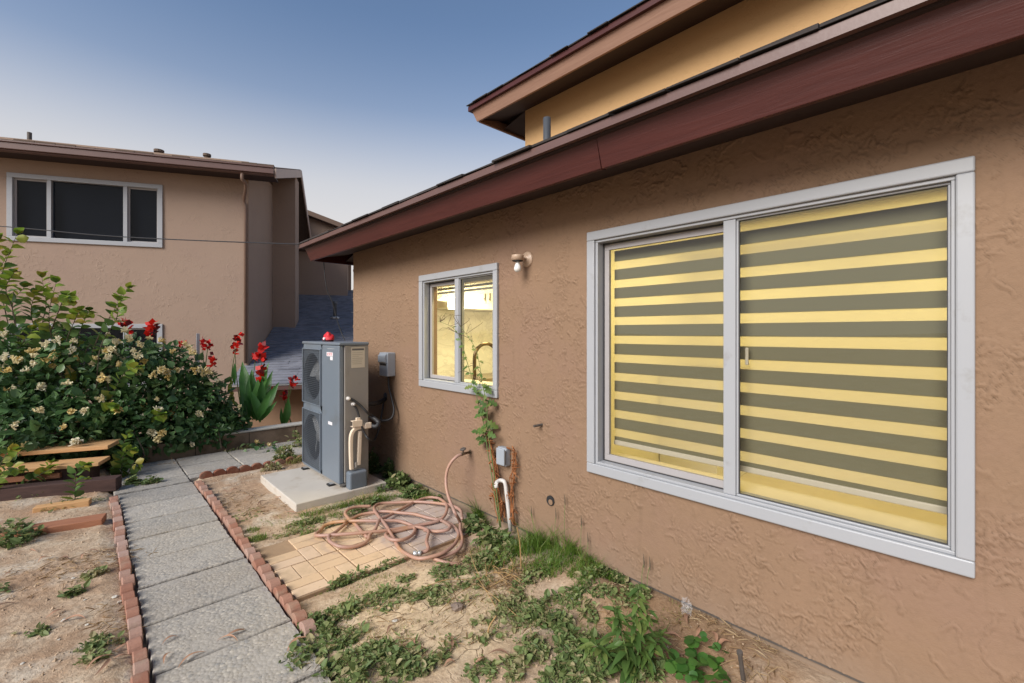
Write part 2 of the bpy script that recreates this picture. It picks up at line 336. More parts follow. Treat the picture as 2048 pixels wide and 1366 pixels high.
def hosemat():
    m, nt, b, out = newmat('faded_hose'); p = geopos(nt)
    n = noise(nt, p, 3.2, 3); col = ramp(nt, n, [(.32, (.46, .245, .10)), (.44, (.44, .245, .165)), (.56, (.42, .24, .19)), (.70, (.35, .235, .19))])
    col = mix(nt, mth(nt, 'MULTIPLY', noise(nt, p, 60, 3), .5), col, (.28, .175, .125))
    L(nt, col, b.inputs[0]); b.inputs['Roughness'].default_value = .5; bump(nt, noise(nt, p, 90, 2), .15, .002, b); return m
M['hose'] = hosemat()
def roofdark():
    m, nt, b, out = newmat('slate_blue_shingle'); p = coord(nt, 'Object')
    col = mix(nt, noise(nt, p, 9, 4, .7), (.15, .155, .185), (.26, .265, .30))
    col = mix(nt, ramp(nt, noise(nt, coord(nt, 'Object', (3.3, 7, 7)), 1, 3), [(.45, 0), (.6, .6)]), col, (.11, .115, .14))
    L(nt, col, b.inputs[0]); b.inputs['Roughness'].default_value = .9; bump(nt, noise(nt, p, 70, 3), .5, .004, b); return m
M['roof_blue'] = roofdark()

M['leaf_hedge'] = leafmat('hedge_leaf', [(0, (.055, .125, .045)), (.45, (.095, .19, .065)), (.8, (.16, .27, .10)), (1, (.26, .35, .14))], .36)
M['leaf_hedge_s'] = leafmat('hedge_leaf_mass', [(0, (.045, .105, .036)), (.5, (.11, .215, .07)), (.85, (.18, .30, .105)), (1, (.32, .36, .13))], .4, rand=False)
M['leaf_myrtle'] = leafmat('myrtle_leaf', [(0, (.075, .15, .05)), (.55, (.13, .23, .05)), (.8, (.22, .32, .045)), (1, (.34, .33, .05))], .42)
M['leaf_tip'] = leafmat('young_leaf', [(0, (.20, .33, .04)), (.7, (.30, .34, .05)), (1, (.42, .28, .05))], .45)
M['leaf_canna'] = leafmat('canna_leaf', [(0, (.05, .16, .035)), (1, (.10, .26, .05))], .4)
M['leaf_weed'] = leafmat('weed_leaf', [(0, (.07, .14, .035)), (.6, (.13, .22, .05)), (1, (.22, .26, .07))], .5)
M['leaf_weed_s'] = leafmat('weed_leaf_mass', [(0, (.11, .17, .055)), (.5, (.205, .27, .09)), (.8, (.31, .335, .13)), (1, (.48, .40, .22))], .6, rand=False)
M['leaf_round'] = leafmat('round_leaf', [(0, (.045, .125, .025)), (1, (.10, .23, .04))], .4)
M['grass'] = leafmat('grass_blade', [(0, (.07, .15, .02)), (.55, (.14, .24, .03)), (.85, (.25, .28, .05)), (1, (.44, .35, .16))], .5, rand=False)
M['straw'] = leafmat('straw', [(0, (.28, .17, .09)), (.5, (.42, .29, .15)), (1, (.55, .43, .27))], .8, .15, rand=False)
M['petal'] = leafmat('honeysuckle_petal', [(0, (.85, .80, .62)), (.45, (.85, .72, .38)), (1, (.80, .55, .09))], .5, .3)
M['petal_red'] = leafmat('canna_petal', [(0, (.58, .010, .010)), (1, (.75, .03, .012))], .5, .3)
M['petal_wilt'] = simple('wilted_petal', (.16, .012, .016), .7, .3, 30, .2)
M['wilt_leaf'] = leafmat('wilted_leaf', [(0, (.26, .13, .02)), (1, (.38, .22, .03))], .6)

# ------------------------------------------------------------------ mesh building
class MB:
    def __init__(s): s.v = []; s.f = []; s.t = []
    def add(s, vs_, fs, tint=None):
        k = len(s.v); s.v += [tuple(map(float, p)) for p in vs_]; s.f += [tuple(i + k for i in f) for f in fs]
        s.t += [tint if tint is not None else 0.5] * len(fs); return s
    def box(s, x0, x1, y0, y1, z0, z1):
        return s.add([(x0, y0, z0), (x1, y0, z0), (x1, y1, z0), (x0, y1, z0), (x0, y0, z1), (x1, y0, z1), (x1, y1, z1), (x0, y1, z1)],
                     [(3, 2, 1, 0), (4, 5, 6, 7), (0, 1, 5, 4), (1, 2, 6, 5), (2, 3, 7, 6), (3, 0, 4, 7)])
    def prism(s, poly, axis, a, b):
        """poly: 2-D outline in the other two axes (order x,y,z without axis), extruded from a to b"""
        def P(p, w):
            q = list(p); q.insert(axis, w); return tuple(q)
        n = len(poly); vs_ = [P(p, a) for p in poly] + [P(p, b) for p in poly]
        return s.add(vs_, [tuple(range(n))[::-1], tuple(range(n, 2 * n))] + [(i, (i + 1) % n, n + (i + 1) % n, n + i) for i in range(n)])
    def tube(s, pts, r, n=8, cap=True, tint=None):
        pts = [Vector(p) for p in pts]; m = len(pts); rr = [float(q) for q in (r if hasattr(r, "__len__") else [r] * m)]
        vs_ = []; up = Vector((0.13, 0.21, 1)).normalized()
        for i, p in enumerate(pts):
            t = (pts[min(i + 1, m - 1)] - pts[max(i - 1, 0)]).normalized()
            x = t.cross(up)
            if x.length < .05: x = t.cross(Vector((1, 0, 0)))
            x.normalize(); y = x.cross(t).normalized()
            for k in range(n):
                a = 2 * PI * k / n; vs_.append(p + rr[i] * (math.cos(a) * x + math.sin(a) * y))
        fs = [(i * n + k, i * n + (k + 1) % n, (i + 1) * n + (k + 1) % n, (i + 1) * n + k) for i in range(m - 1) for k in range(n)]
        if cap: fs += [tuple(range(n))[::-1], tuple(range((m - 1) * n, m * n))]
        return s.add(vs_, fs, tint)
    def lathe(s, prof, c, axis=(0, 0, 1), n=20):
        """prof: list of (radius, height) along axis from c"""
        ax = Vector(axis).normalized(); x = ax.orthogonal().normalized(); y = ax.cross(x); c = Vector(c); vs_ = []
        for (r, h) in prof:
            for k in range(n):
                a = 2 * PI * k / n; vs_.append(c + ax * h + (x * math.cos(a) + y * math.sin(a)) * r)
        m = len(prof); fs = [(i * n + k, i * n + (k + 1) % n, (i + 1) * n + (k + 1) % n, (i + 1) * n + k) for i in range(m - 1) for k in range(n)]
        fs += [tuple(range(n))[::-1], tuple(range((m - 1) * n, m * n))]; return s.add(vs_, fs)
    def frame(s, plane_x, y0, y1, z0, z1, wl, wr, wb, wt, x0, x1):
        """four butted bars of a rectangular frame lying in a plane X=const"""
        s.box(x0, x1, y0, y1, z0, z0 + wb); s.box(x0, x1, y0, y1, z1 - wt, z1)
        s.box(x0, x1, y0, y0 + wl, z0 + wb, z1 - wt); s.box(x0, x1, y1 - wr, y1, z0 + wb, z1 - wt); return s
    def mesh(s, name, smooth=False, bev=0):
        me = bpy.data.meshes.new(name); me.from_pydata(s.v, [], s.f); me.update()
        if any(abs(t - .5) > 1e-6 for t in s.t):
            a = me.attributes.new('tint', 'FLOAT', 'FACE'); a.data.foreach_set('value', np.array(s.t, dtype=np.float32))
        if smooth: me.polygons.foreach_set('use_smooth', [True] * len(me.polygons))
        return me

def tag(o, label=None, cat=None, group=None, kind=None):
    if label: o['label'] = label
    if cat: o['category'] = cat
    if group: o['group'] = group
    if kind: o['kind'] = kind
    return o
def wpos(o):
    p = Vector((0, 0, 0))
    while o is not None: p += o.location; o = o.parent
    return p
def put(name, mb, mat, parent=None, smooth=False, bev=0, base=None, seg=2):
    """link mb (given in world coordinates) as ONE mesh object; its origin is at base, or at its parent's"""
    off = wpos(parent) if parent else Vector(base if base is not None else (0, 0, 0))
    if off.length > 0:
        mb2 = MB(); mb2.v = [(v[0] - off.x, v[1] - off.y, v[2] - off.z) for v in mb.v]; mb2.f = mb.f; mb2.t = mb.t
    else: mb2 = mb
    me = mb2.mesh(name, smooth); me.materials.append(M[mat] if isinstance(mat, str) else mat)
    o = bpy.data.objects.new(name, me); COL.objects.link(o)
    if parent: o.parent = parent
    else: o.location = off
    if bev:
        b = o.modifiers.new('bevel', 'BEVEL'); b.width = bev; b.segments = seg; b.limit_method = 'ANGLE'
    return o
def empty(name, loc, label=None, cat=None, group=None):
    o = bpy.data.objects.new(name, None); o.empty_display_size = .1; COL.objects.link(o); o.location = loc
    return tag(o, label, cat, group)
def inst(name, me, parent, M4):
    """an object sharing mesh me, placed by world matrix M4 under an unrotated parent"""
    o = bpy.data.objects.new(name, me); COL.objects.link(o)
    if parent:
        o.parent = parent; M4 = Matrix.Translation(-wpos(parent)) @ M4
    o.matrix_local = M4; return o
def spline(pts, k=6):
    """Catmull-Rom through pts"""
    P = [np.array(p, float) for p in pts]; P = [2 * P[0] - P[1]] + P + [2 * P[-1] - P[-2]]; out = []
    for i in range(1, len(P) - 2):
        for j in range(k):
            t = j / k; a, b, c, d = P[i - 1], P[i], P[i + 1], P[i + 2]
            out.append(.5 * (2 * b + (c - a) * t + (2 * a - 5 * b + 4 * c - d) * t * t + (3 * b - a - 3 * c + d) * t ** 3))
    out.append(P[-2]); return out

# leaves --------------------------------------------------------------------
LEAF = {'ovate': [(0, 0), (.25, .36), (.55, .42), (.82, .22), (1, 0)], 'lance': [(0, 0), (.3, .20), (.6, .19), (.85, .09), (1, 0)],
        'round': [(0, 0), (.15, .38), (.5, .52), (.85, .36), (1, 0)], 'lobed': [(0, .03), (.2, .10), (.3, .38), (.42, .12), (.55, .42), (.68, .14), (.8, .28), (1, 0)],
        'canna': [(0, .02), (.2, .16), (.45, .25), (.7, .2), (.9, .07), (1, 0)]}
def leafmesh(name, kind, mat, fold=.25, droop=.25, wav=0):
    """one leaf of length 1 along +X, lying in XY, folded along its midrib and drooping at the tip"""
    pr = LEAF[kind]; vs_ = []; fs = []
    for i, (t, w) in enumerate(pr):
        z = -droop * t * t; q = fold * w + (wav * math.sin(7 * t) if 0 < t < 1 else 0)
        vs_ += [(t, -w, z + q), (t, 0, z), (t, w, z + q * (1 if not wav else .5))]
    for i in range(len(pr) - 1):
        a = 3 * i; b = a + 3; fs += [(a, b, b + 1, a + 1), (a + 1, b + 1, b + 2, a + 2)]
    m = MB().add(vs_, fs).mesh(name, True); m.materials.append(M[mat]); return m
def aim(pos, d, up=(0, 0, 1), s=1.0, roll=0, sy=1.0):
    x = Vector(d).normalized(); u = Vector(up); y = u.cross(x)
    if y.length < 1e-3: y = Vector((0, 1, 0)).cross(x)
    y.normalize(); z = x.cross(y)
    R = Matrix((x, y, z)).transposed().to_4x4() @ Matrix.Rotation(roll, 4, 'X')
    return Matrix.Translation(Vector(pos)) @ R @ Matrix.Diagonal((s, s * sy, s, 1))
def leafcloud(name, pos, dirs, ups, Ls, asp, tints, mat, parent=None, base=None, fold=.2):
    """many small folded leaves as one mesh (numpy)"""
    pos = np.asarray(pos, float); d = np.asarray(dirs, float); d /= np.linalg.norm(d, axis=1)[:, None] + 1e-9
    y = np.cross(np.asarray(ups, float), d); y /= np.linalg.norm(y, axis=1)[:, None] + 1e-9; z = np.cross(d, y)
    n = len(pos); Ls = np.asarray(Ls)[:, None]; W = Ls * (np.asarray(asp)[:, None] if hasattr(asp, '__len__') else asp)
    q = np.stack([pos, pos + d * Ls * .35 - y * W + z * W * fold, pos + d * Ls * .75 - y * W * .7 + z * W * fold * .7 - z * Ls * .05, pos + d * Ls - z * Ls * .15,
                  pos + d * Ls * .75 + y * W * .7 + z * W * fold * .7 - z * Ls * .05, pos + d * Ls * .35 + y * W + z * W * fold], 1)
    off = np.array(wpos(parent)) if parent else np.array(base if base is not None else (0, 0, 0.))
    q = (q - off).reshape(-1, 3)
    k = np.arange(n)[:, None] * 6
    f = np.concatenate([k + np.array([[0, 1, 2, 3]]), k + np.array([[0, 3, 4, 5]])], 1).reshape(-1, 4)
    me = bpy.data.meshes.new(name); me.from_pydata(q.tolist(), [], f.tolist()); me.update()
    a = me.attributes.new('tint', 'FLOAT', 'FACE'); a.data.foreach_set('value', np.repeat(np.asarray(tints, dtype=np.float32), 2))
    me.materials.append(M[mat]); o = bpy.data.objects.new(name, me); COL.objects.link(o)
    if parent: o.parent = parent
    else: o.location = off
    return o
def rdir(n): 
    v = rng.normal(size=(n, 3)); return v / np.linalg.norm(v, axis=1)[:, None]
def blades(name, roots, hs, lean, w, tints, mat, parent=None, base=None, kind='stuff'):
    """curved grass blades, 3 segments each, as one mesh"""
    roots = np.asarray(roots, float); n = len(roots); hs = np.asarray(hs)[:, None]
    ang = rng.uniform(0, 2 * PI, n); side = np.stack([np.cos(ang), np.sin(ang), 0 * ang], 1)
    la = rng.uniform(0, 2 * PI, n); ld = np.stack([np.cos(la), np.sin(la), 0 * la], 1) * (rng.uniform(.2, 1, n)[:, None] * lean)
    q = []
    for t, ww in ((0, 1), (.4, .8), (.75, .5), (1, .08)):
        c = roots + np.array([0, 0, 1.]) * hs * (t - .25 * lean * t * t) + ld * hs * t * t
        q += [c - side * w * ww, c + side * w * ww]
    q = np.stack(q, 1); off = np.array(wpos(parent)) if parent else np.array(base if base is not None else (0, 0, 0.))
    q = (q - off).reshape(-1, 3); k = np.arange(n)[:, None] * 8
    f = np.concatenate([k + np.array([[0, 1, 3, 2]]), k + np.array([[2, 3, 5, 4]]), k + np.array([[4, 5, 7, 6]])], 1).reshape(-1, 4)
    me = bpy.data.meshes.new(name); me.from_pydata(q.tolist(), [], f.tolist()); me.update()
    a = me.attributes.new('tint', 'FLOAT', 'FACE'); a.data.foreach_set('value', np.repeat(np.asarray(tints, dtype=np.float32), 3))
    me.materials.append(M[mat]); o = bpy.data.objects.new(name, me); COL.objects.link(o)
    if parent: o.parent = parent
    else: o.location = off
    return o

# ================================================================== THE SETTING
def smooth(a, b, x):
    t = min(1, max(0, (x - a) / (b - a))); return t * t * (3 - 2 * t)
PX0, PX1 = .222, .812                                      # path between its edgings
def ground_h(x, y):
    p = Vector((x, y, 0))
    h = .018 * mnoise.noise(p * 1.3) + .010 * mnoise.noise(p * 5 + Vector((7, 0, 0))) + .005 * mnoise.noise(p * 16)
    if x < .1: h += .012 + .02 * smooth(.1, -1.5, x)
    if x > .9:
        h += .060 * smooth(1.9, 2.35, x) * (.7 + .8 * mnoise.noise(p * 3.1 + Vector((3, 3, 0)))) * smooth(3.2, 1.8, y)
        h += .05 * math.exp(-((x - 2.2) ** 2 / .02 + (y - 1.55) ** 2 / .05))
        h -= .01
    w = smooth(PX0 - .07, PX0 - .02, x) * (1 - smooth(PX1 + .02, PX1 + .07, x))
    if y > 5.8: w = max(w, smooth(PX0 - .07, PX0 - .02, x) * smooth(5.80, 5.9, y))
    if y > 7.15: w = 0
    h = h * (1 - w) - .045 * w
    if .86 < x < 2.42 and 2.76 < y < 3.64: h = min(h, -.025)
    if x > 2.45 and y < 5.5: h -= .25 * smooth(2.45, 2.5, x)
    if y > 7.1:
        top = .12 - 1.1 * smooth(1.3, 2.0, x); h = h * .5 + top * smooth(7.1, 7.2, y) * (1 - smooth(8.2, 9.2, y)) - 1.0 * smooth(8.2, 9.2, y)
    return h
gx = [-600, -200, -60, -25, -12, -7, -5, -4, -3.2, -2.7] + list(np.arange(-2.4, 2.62, .028)) + [2.8, 3.2, 4, 5, 7, 10, 16, 30, 80, 250, 600]
gy = [-600, -200, -60, -20, -8, -4, -2, -.5, .3, .8] + list(np.arange(1.1, 7.5, .028)) + [7.6, 7.8, 8, 8.3, 8.6, 9, 9.5, 10.5, 12, 16, 22, 40, 100, 300, 600]
gv = [(x, y, ground_h(x, y)) for y in gy for x in gx]; nx = len(gx)
gf = [(j * nx + i, j * nx + i + 1, (j + 1) * nx + i + 1, (j + 1) * nx + i) for j in range(len(gy) - 1) for i in range(nx - 1)]
mb = MB(); mb.v = gv; mb.f = gf; mb.t = [.5] * len(gf)
tag(put('ground', mb, 'earth', smooth=True), kind='structure')
def gz(x, y): return ground_h(x, y)
def GS(px, py):
    """ground point under a pixel, following the soil relief"""
    p = G(px, py)
    for _ in range(3): p = G(px, py, gz(p[0], p[1]))
    return p

# ---- path of exposed-aggregate slabs
path = empty('path', (0.5, 4.2, -.05)); tag(path, kind='structure')
def slab(x0, x1, y0, y1, dz=0, tilt=0):
    g = .0075; n = 12
    mb = MB()
    # slightly irregular outline, bevelled
    j = lambda: random.uniform(-.004, .004)
    out = []
    for i in range(n): out.append((x0 + g + (x1 - x0 - 2 * g) * i / n + j(), y0 + g + j()))
    for i in range(n): out.append((x1 - g + j(), y0 + g + (y1 - y0 - 2 * g) * i / n + j()))
    for i in range(n): out.append((x1 - g - (x1 - x0 - 2 * g) * i / n + j(), y1 - g + j()))
    for i in range(n): out.append((x0 + g + j(), y1 - g - (y1 - y0 - 2 * g) * i / n + j()))
    cx, cy = (x0 + x1) / 2, (y0 + y1) / 2; m = len(out)
    zt = lambda x, y: dz + tilt * (y - cy)
    ins = [(cx + (x - cx) * (1 - .014), cy + (y - cy) * (1 - .018)) for x, y in out]
    vs_ = [(x, y, -.06) for x, y in out] + [(x, y, zt(x, y) - .007) for x, y in out] + [(x, y, zt(x, y)) for x, y in ins] + [(cx, cy, dz)]
    fs = [(i, (i + 1) % m, m + (i + 1) % m, m + i) for i in range(m)] + [(m + i, m + (i + 1) % m, 2 * m + (i + 1) % m, 2 * m + i) for i in range(m)]
    fs += [(2 * m + i, 2 * m + (i + 1) % m, 3 * m) for i in range(m)]
    put('slab', mb.add(vs_, fs), 'aggregate', path)
JY = [1.20, 1.66, 2.13, 2.60, 3.08, 3.55, 3.98, 4.41, 4.83, 5.28, 5.74]
for i in range(len(JY) - 1):
    slab(PX0 + random.uniform(-.006, .006), PX1 + random.uniform(-.006, .004), JY[i], JY[i + 1], random.uniform(-.004, .004), random.uniform(-.012, .012))
for (x0, x1) in ((.19, .80), (.80, 1.34), (1.34, 1.92), (1.92, 2.40)):
    for (y0, y1) in ((5.74, 6.03), (6.03, 6.46), (6.46, 6.90)):
        if x0 > .7 and y0 < 5.8: y0 = 5.87
        slab(x0, x1, y0, y1, random.uniform(-.005, .005), random.uniform(-.01, .01))

# ---- scalloped edging bricks
def scallop(along, across, h, name):
    """one half-round topped brick, running along +Y"""
    n = 10; mb = MB(); prof = []
    for i in range(n + 1):
        a = PI * i / n; prof.append((-math.cos(a) * along / 2, h - .044 + .044 * math.sin(a)))
    poly = [(-along / 2, -.06)] + prof + [(along / 2, -.06)]
    mb.prism([(p[0], p[1]) for p in poly], 0, -across / 2, across / 2)
    return mb.mesh(name, False)
E_ME = []
for k in range(3):
    me = scallop(.107 + .002 * k, .055 + .003 * k, .028 + .003 * k, 'brick'); me.materials.append(M['edging']); E_ME.append(me)
me_r = scallop(.118, .05, .058, 'brick'); me_r.materials.append(M['edging_rust'])
def edging(name, pts, pitch, label, rust=False):
    r = empty(name, (pts[0][0], pts[0][1], 0), label, 'edging', 'brick edgings along the path')
    P = [np.array(p) for p in pts]
    for a, b in zip(P[:-1], P[1:]):
        n = int(np.linalg.norm(b - a) / pitch); d = (b - a) / np.linalg.norm(b - a)
        for i in range(n):
            c = a + d * pitch * (i + .5); jx = random.uniform(-.008, .008) + .006 * math.sin(c[1] * 1.7)
            o = inst('brick', me_r if rust else random.choice(E_ME), r,
                 Matrix.Translation((c[0] + (jx if not rust else 0), c[1], random.uniform(-.006, .006) + (0 if rust else .002))) @
                 Matrix.Rotation(math.atan2(-d[0], d[1]) + random.uniform(-.04, .04), 4, 'Z') @ Matrix.Rotation(random.uniform(-.05, .05), 4, 'Y'))
            if not rust:
                b_ = o.modifiers.new('bevel', 'BEVEL'); b_.width = .004; b_.segments = 1; b_.limit_method = 'ANGLE'
edging('brick_edging', [(.186, 1.3), (.186, 5.66)], .1115, 'row of scalloped red edging bricks between path and lumber-side dirt')
edging('brick_edging', [(.848, 2.42), (.848, 5.70)], .1115, 'row of scalloped red edging bricks between path and sand pavers')
edging('brick_edging', [(.88, 5.80), (1.98, 5.80)], .122, 'short row of rust red scallops crossing in front of the concrete pad', True)

# ---- patio of basket-weave pavers
patio = empty('patio', (1.5, 3.2, -.03)); tag(patio, kind='structure')
S = .2045
pm = MB().box(-S / 2 + .003, S / 2 - .003, -S / 4 + .003, S / 4 - .003, -.04, 0).mesh('paver')
pm.materials.append(M['paver'])
for ci in range(7):
    for ri in range(4):
        x0 = .892 + ci * S + .006 * (ci // 2); y0 = 2.795 + ri * S + .006 * (ri // 2)
        if ci < 1 and ri > 2: continue
        if ci == 6 and ri < 1: continue
        v = (ci + ri) % 2
        if x0 + S > 2.36: continue
        for k in (-1, 1):
            cx, cy = x0 + S / 2, y0 + S / 2
            if v: mt = Matrix.Translation((cx + k * S / 4, cy, .004 + random.uniform(-.0015, .0015))) @ Matrix.Rotation(PI / 2, 4, 'Z')
            else: mt = Matrix.Translation((cx, cy + k * S / 4, .004 + random.uniform(-.0015, .0015)))
            o = inst('paver', pm, patio, mt)
            b_ = o.modifiers.new('bevel', 'BEVEL'); b_.width = .002; b_.segments = 1
mb = MB().box(.885, 2.34, 2.79, 3.63, -.05, -.004)
put('mortar_bed', mb, simple('mortar', (.33, .22, .13), .95, .2, 20, .4), patio)

# ---- low wall behind the path
lw = empty('low_wall', (1.0, 7.08, -.05), 'low stained concrete garden wall with pale cap behind the path', 'wall')
xs = [-.35, .42, 1.02, 1.63, 2.24, 3.2]
for i in range(len(xs) - 1):
    put('block', MB().box(xs[i] + .003, xs[i + 1] - .003, 7.0 + random.uniform(-.006, .006), 7.16, -.08, .185 + random.uniform(-.004, .004)), 'concrete_dark', lw, bev=.006)
put('cap', MB().box(1.33, 3.2, 6.985, 7.175, .189, .212), 'cap', lw, bev=.005)

# ================================================================== THE HOUSE
W = 2.40
house = empty('house', (W, 2.5, 0), 'tan stucco house with dark red fascia boards and two white framed lit windows', 'house')
def wall_x(mb, X, y0, y1, z0, z1, holes, thick):
    """wall face in plane X with rectangular holes (y0,y1,z0,z1) and their reveals"""
    ys = sorted({y0, y1, *[h[0] for h in holes], *[h[1] for h in holes]}); zs = sorted({z0, z1, *[h[2] for h in holes], *[h[3] for h in holes]})
    for i in range(len(ys) - 1):
        for j in range(len(zs) - 1):
            c = ((ys[i] + ys[i + 1]) / 2, (zs[j] + zs[j + 1]) / 2)
            if any(h[0] < c[0] < h[1] and h[2] < c[1] < h[3] for h in holes): continue
            q = lambda X: [(X, ys[i], zs[j]), (X, ys[i + 1], zs[j]), (X, ys[i + 1], zs[j + 1]), (X, ys[i], zs[j + 1])]
            mb.add(q(X), [(0, 3, 2, 1)]); mb.add(q(X + thick), [(0, 1, 2, 3)])
    for (a, b, c, d) in holes:
        for (p, q) in (((a, c), (b, c)), ((b, c), (b, d)), ((b, d), (a, d)), ((a, d), (a, c))):
            mb.add([(X, p[0], p[1]), (X, q[0], q[1]), (X + thick, q[0], q[1]), (X + thick, p[0], p[1])], [(0, 1, 2, 3)])
BIG = (.057, 1.827, .647, 2.199); SMALL = (2.712, 3.872, 1.028, 2.104)
HB = (.108, 1.768, .708, 2.140); HS = (2.763, 3.813, 1.089, 2.047)
def pnoise(x, y, seed):
    """vectorised 2-D gradient noise"""
    xi = np.floor(x).astype(np.int64); yi = np.floor(y).astype(np.int64); fx, fy = x - xi, y - yi
    def g(ix, iy, dx, dy):
        h = (ix * 374761393 + iy * 668265263 + seed * 974634777) & 0x7fffffff; h = (h ^ (h >> 13)) * 1274126177 & 0x7fffffff; h = h ^ (h >> 16)
        a_ = (h & 1023) * (2 * PI / 1024); return np.cos(a_) * dx + np.sin(a_) * dy
    u, v = fx * fx * fx * (fx * (fx * 6 - 15) + 10), fy * fy * fy * (fy * (fy * 6 - 15) + 10)
    n0 = g(xi, yi, fx, fy) * (1 - u) + g(xi + 1, yi, fx - 1, fy) * u; n1 = g(xi, yi + 1, fx, fy - 1) * (1 - u) + g(xi + 1, yi + 1, fx - 1, fy - 1) * u
    return (n0 * (1 - v) + n1 * v) * 1.5
def fbm(x, y, seed, o=3):
    r = 0; a_ = 1.0
    for k in range(o): r = r + a_ * pnoise(x * 2 ** k, y * 2 ** k, seed + k); a_ *= .5
    return r
def sstep(a_, b_, x): t = np.clip((x - a_) / (b_ - a_), 0, 1); return t * t * (3 - 2 * t)
def trowel(y, z):
    """skip-trowel stucco: ragged plaster lips and small torn flecks between smooth passes (metres)"""
    wy = y + .022 * fbm(y * 14, z * 14, 11, 2); wz = z + .022 * fbm(y * 14, z * 14, 23, 2)
    zone = sstep(-.18, .28, fbm(y * 2.1, z * 2.1, 5, 3)); zone2 = sstep(-.1, .3, fbm(y * 3.3 + 4, z * 3.3, 6, 2))
    n1 = fbm(wy * 11, wz * 11, 31, 3); lip = sstep(.07, .10, n1) * (1 - .85 * sstep(.10, .42, n1)); frag = sstep(-.08, .16, fbm(y * 16, z * 16, 41, 2))
    n2 = fbm(wy * 30, wz * 32, 51, 2); fl = sstep(.15, .20, n2) * (1 - .7 * sstep(.24, .6, n2)); n3 = fbm(wy * 5, wz * 3.4, 71, 3); sweep = sstep(.10, .125, n3) * (1 - sstep(.125, .34, n3))
    return .0058 * lip * frag * (.12 + zone) + .0044 * fl * (.12 + zone2) + .0040 * sweep * (1 - zone) * sstep(-.1, .2, fbm(y * 7, z * 7, 81, 2)) + .0011 * fbm(y * 4, z * 4, 61, 2) + .0009 * fbm(y * 60, z * 60, 91, 2) * .6
def relief_wall(X, ys, zs, holes):
    Yg, Zg = np.meshgrid(ys, zs); H = trowel(Yg, Zg) + .001; ny, nz = len(ys), len(zs); off = wpos(house)
    co = np.stack([X - H - off.x, Yg - off.y, Zg - off.z], 2).reshape(-1, 3)
    i, j = np.meshgrid(np.arange(ny - 1), np.arange(nz - 1)); cy = (ys[i] + ys[i + 1]) / 2; cz = (zs[j] + zs[j + 1]) / 2; ok = np.ones(cy.shape, bool)
    for h in holes: ok &= ~((cy > h[0] - .01) & (cy < h[1] + .01) & (cz > h[2] - .01) & (cz < h[3] + .01))
    i, j = i[ok], j[ok]; f = np.stack([j * ny + i, (j + 1) * ny + i, (j + 1) * ny + i + 1, j * ny + i + 1], 1).astype(np.int32)
    me = bpy.data.meshes.new('wall'); me.vertices.add(len(co)); me.vertices.foreach_set('co', co.astype(np.float32).ravel()); me.loops.add(f.size); me.loops.foreach_set('vertex_index', f.ravel())
    me.polygons.add(len(f)); me.polygons.foreach_set('loop_start', np.arange(0, f.size, 4, dtype=np.int32)); me.polygons.foreach_set('loop_total', np.full(len(f), 4, dtype=np.int32))
    me.polygons.foreach_set('use_smooth', np.ones(len(f), bool)); me.update(calc_edges=True); me.validate(); return me
ysg = np.concatenate([np.arange(-.45, 1.3, .0046), np.arange(1.3, 2.8, .006), np.arange(2.8, 5.405, .009), [5.414]]); zsg = np.concatenate([[.072], np.arange(.078, 2.535, .0056), [2.60]])
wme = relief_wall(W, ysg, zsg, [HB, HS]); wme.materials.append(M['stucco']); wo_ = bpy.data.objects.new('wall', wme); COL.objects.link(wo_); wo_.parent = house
mb = MB(); wall_x(mb, W + .004, -2.2, 5.41, .074, 2.70, [HB, HS], .146); mb.add([(W, -2.2, .072), (W, -.44, .072), (W, -.44, 2.6), (W, -2.2, 2.6)], [(0, 3, 2, 1)])
mb.add([(W, 5.414, .072), (W + 6, 5.414, .072), (W + 6, 5.414, 2.7), (W, 5.414, 2.7)], [(3, 2, 1, 0)])
mb.add([(W, -2.2, .0725), (W + .15, -2.2, .0725), (W + .15, 5.413, .0725), (W, 5.413, .0725)], [(0, 1, 2, 3)])
put('wall_core', mb, 'stucco_upper2', house)
put('foundation', MB().box(W + .018, W + .2, -2.2, 5.40, -.3, .09).box(W + .2, 8, 5.2, 5.40, -.3, .09), 'concrete_dark', house)
put('weep_screed', MB().box(W + .004, W + .017, -2.2, 5.40, .058, .0715), 'rust', house)

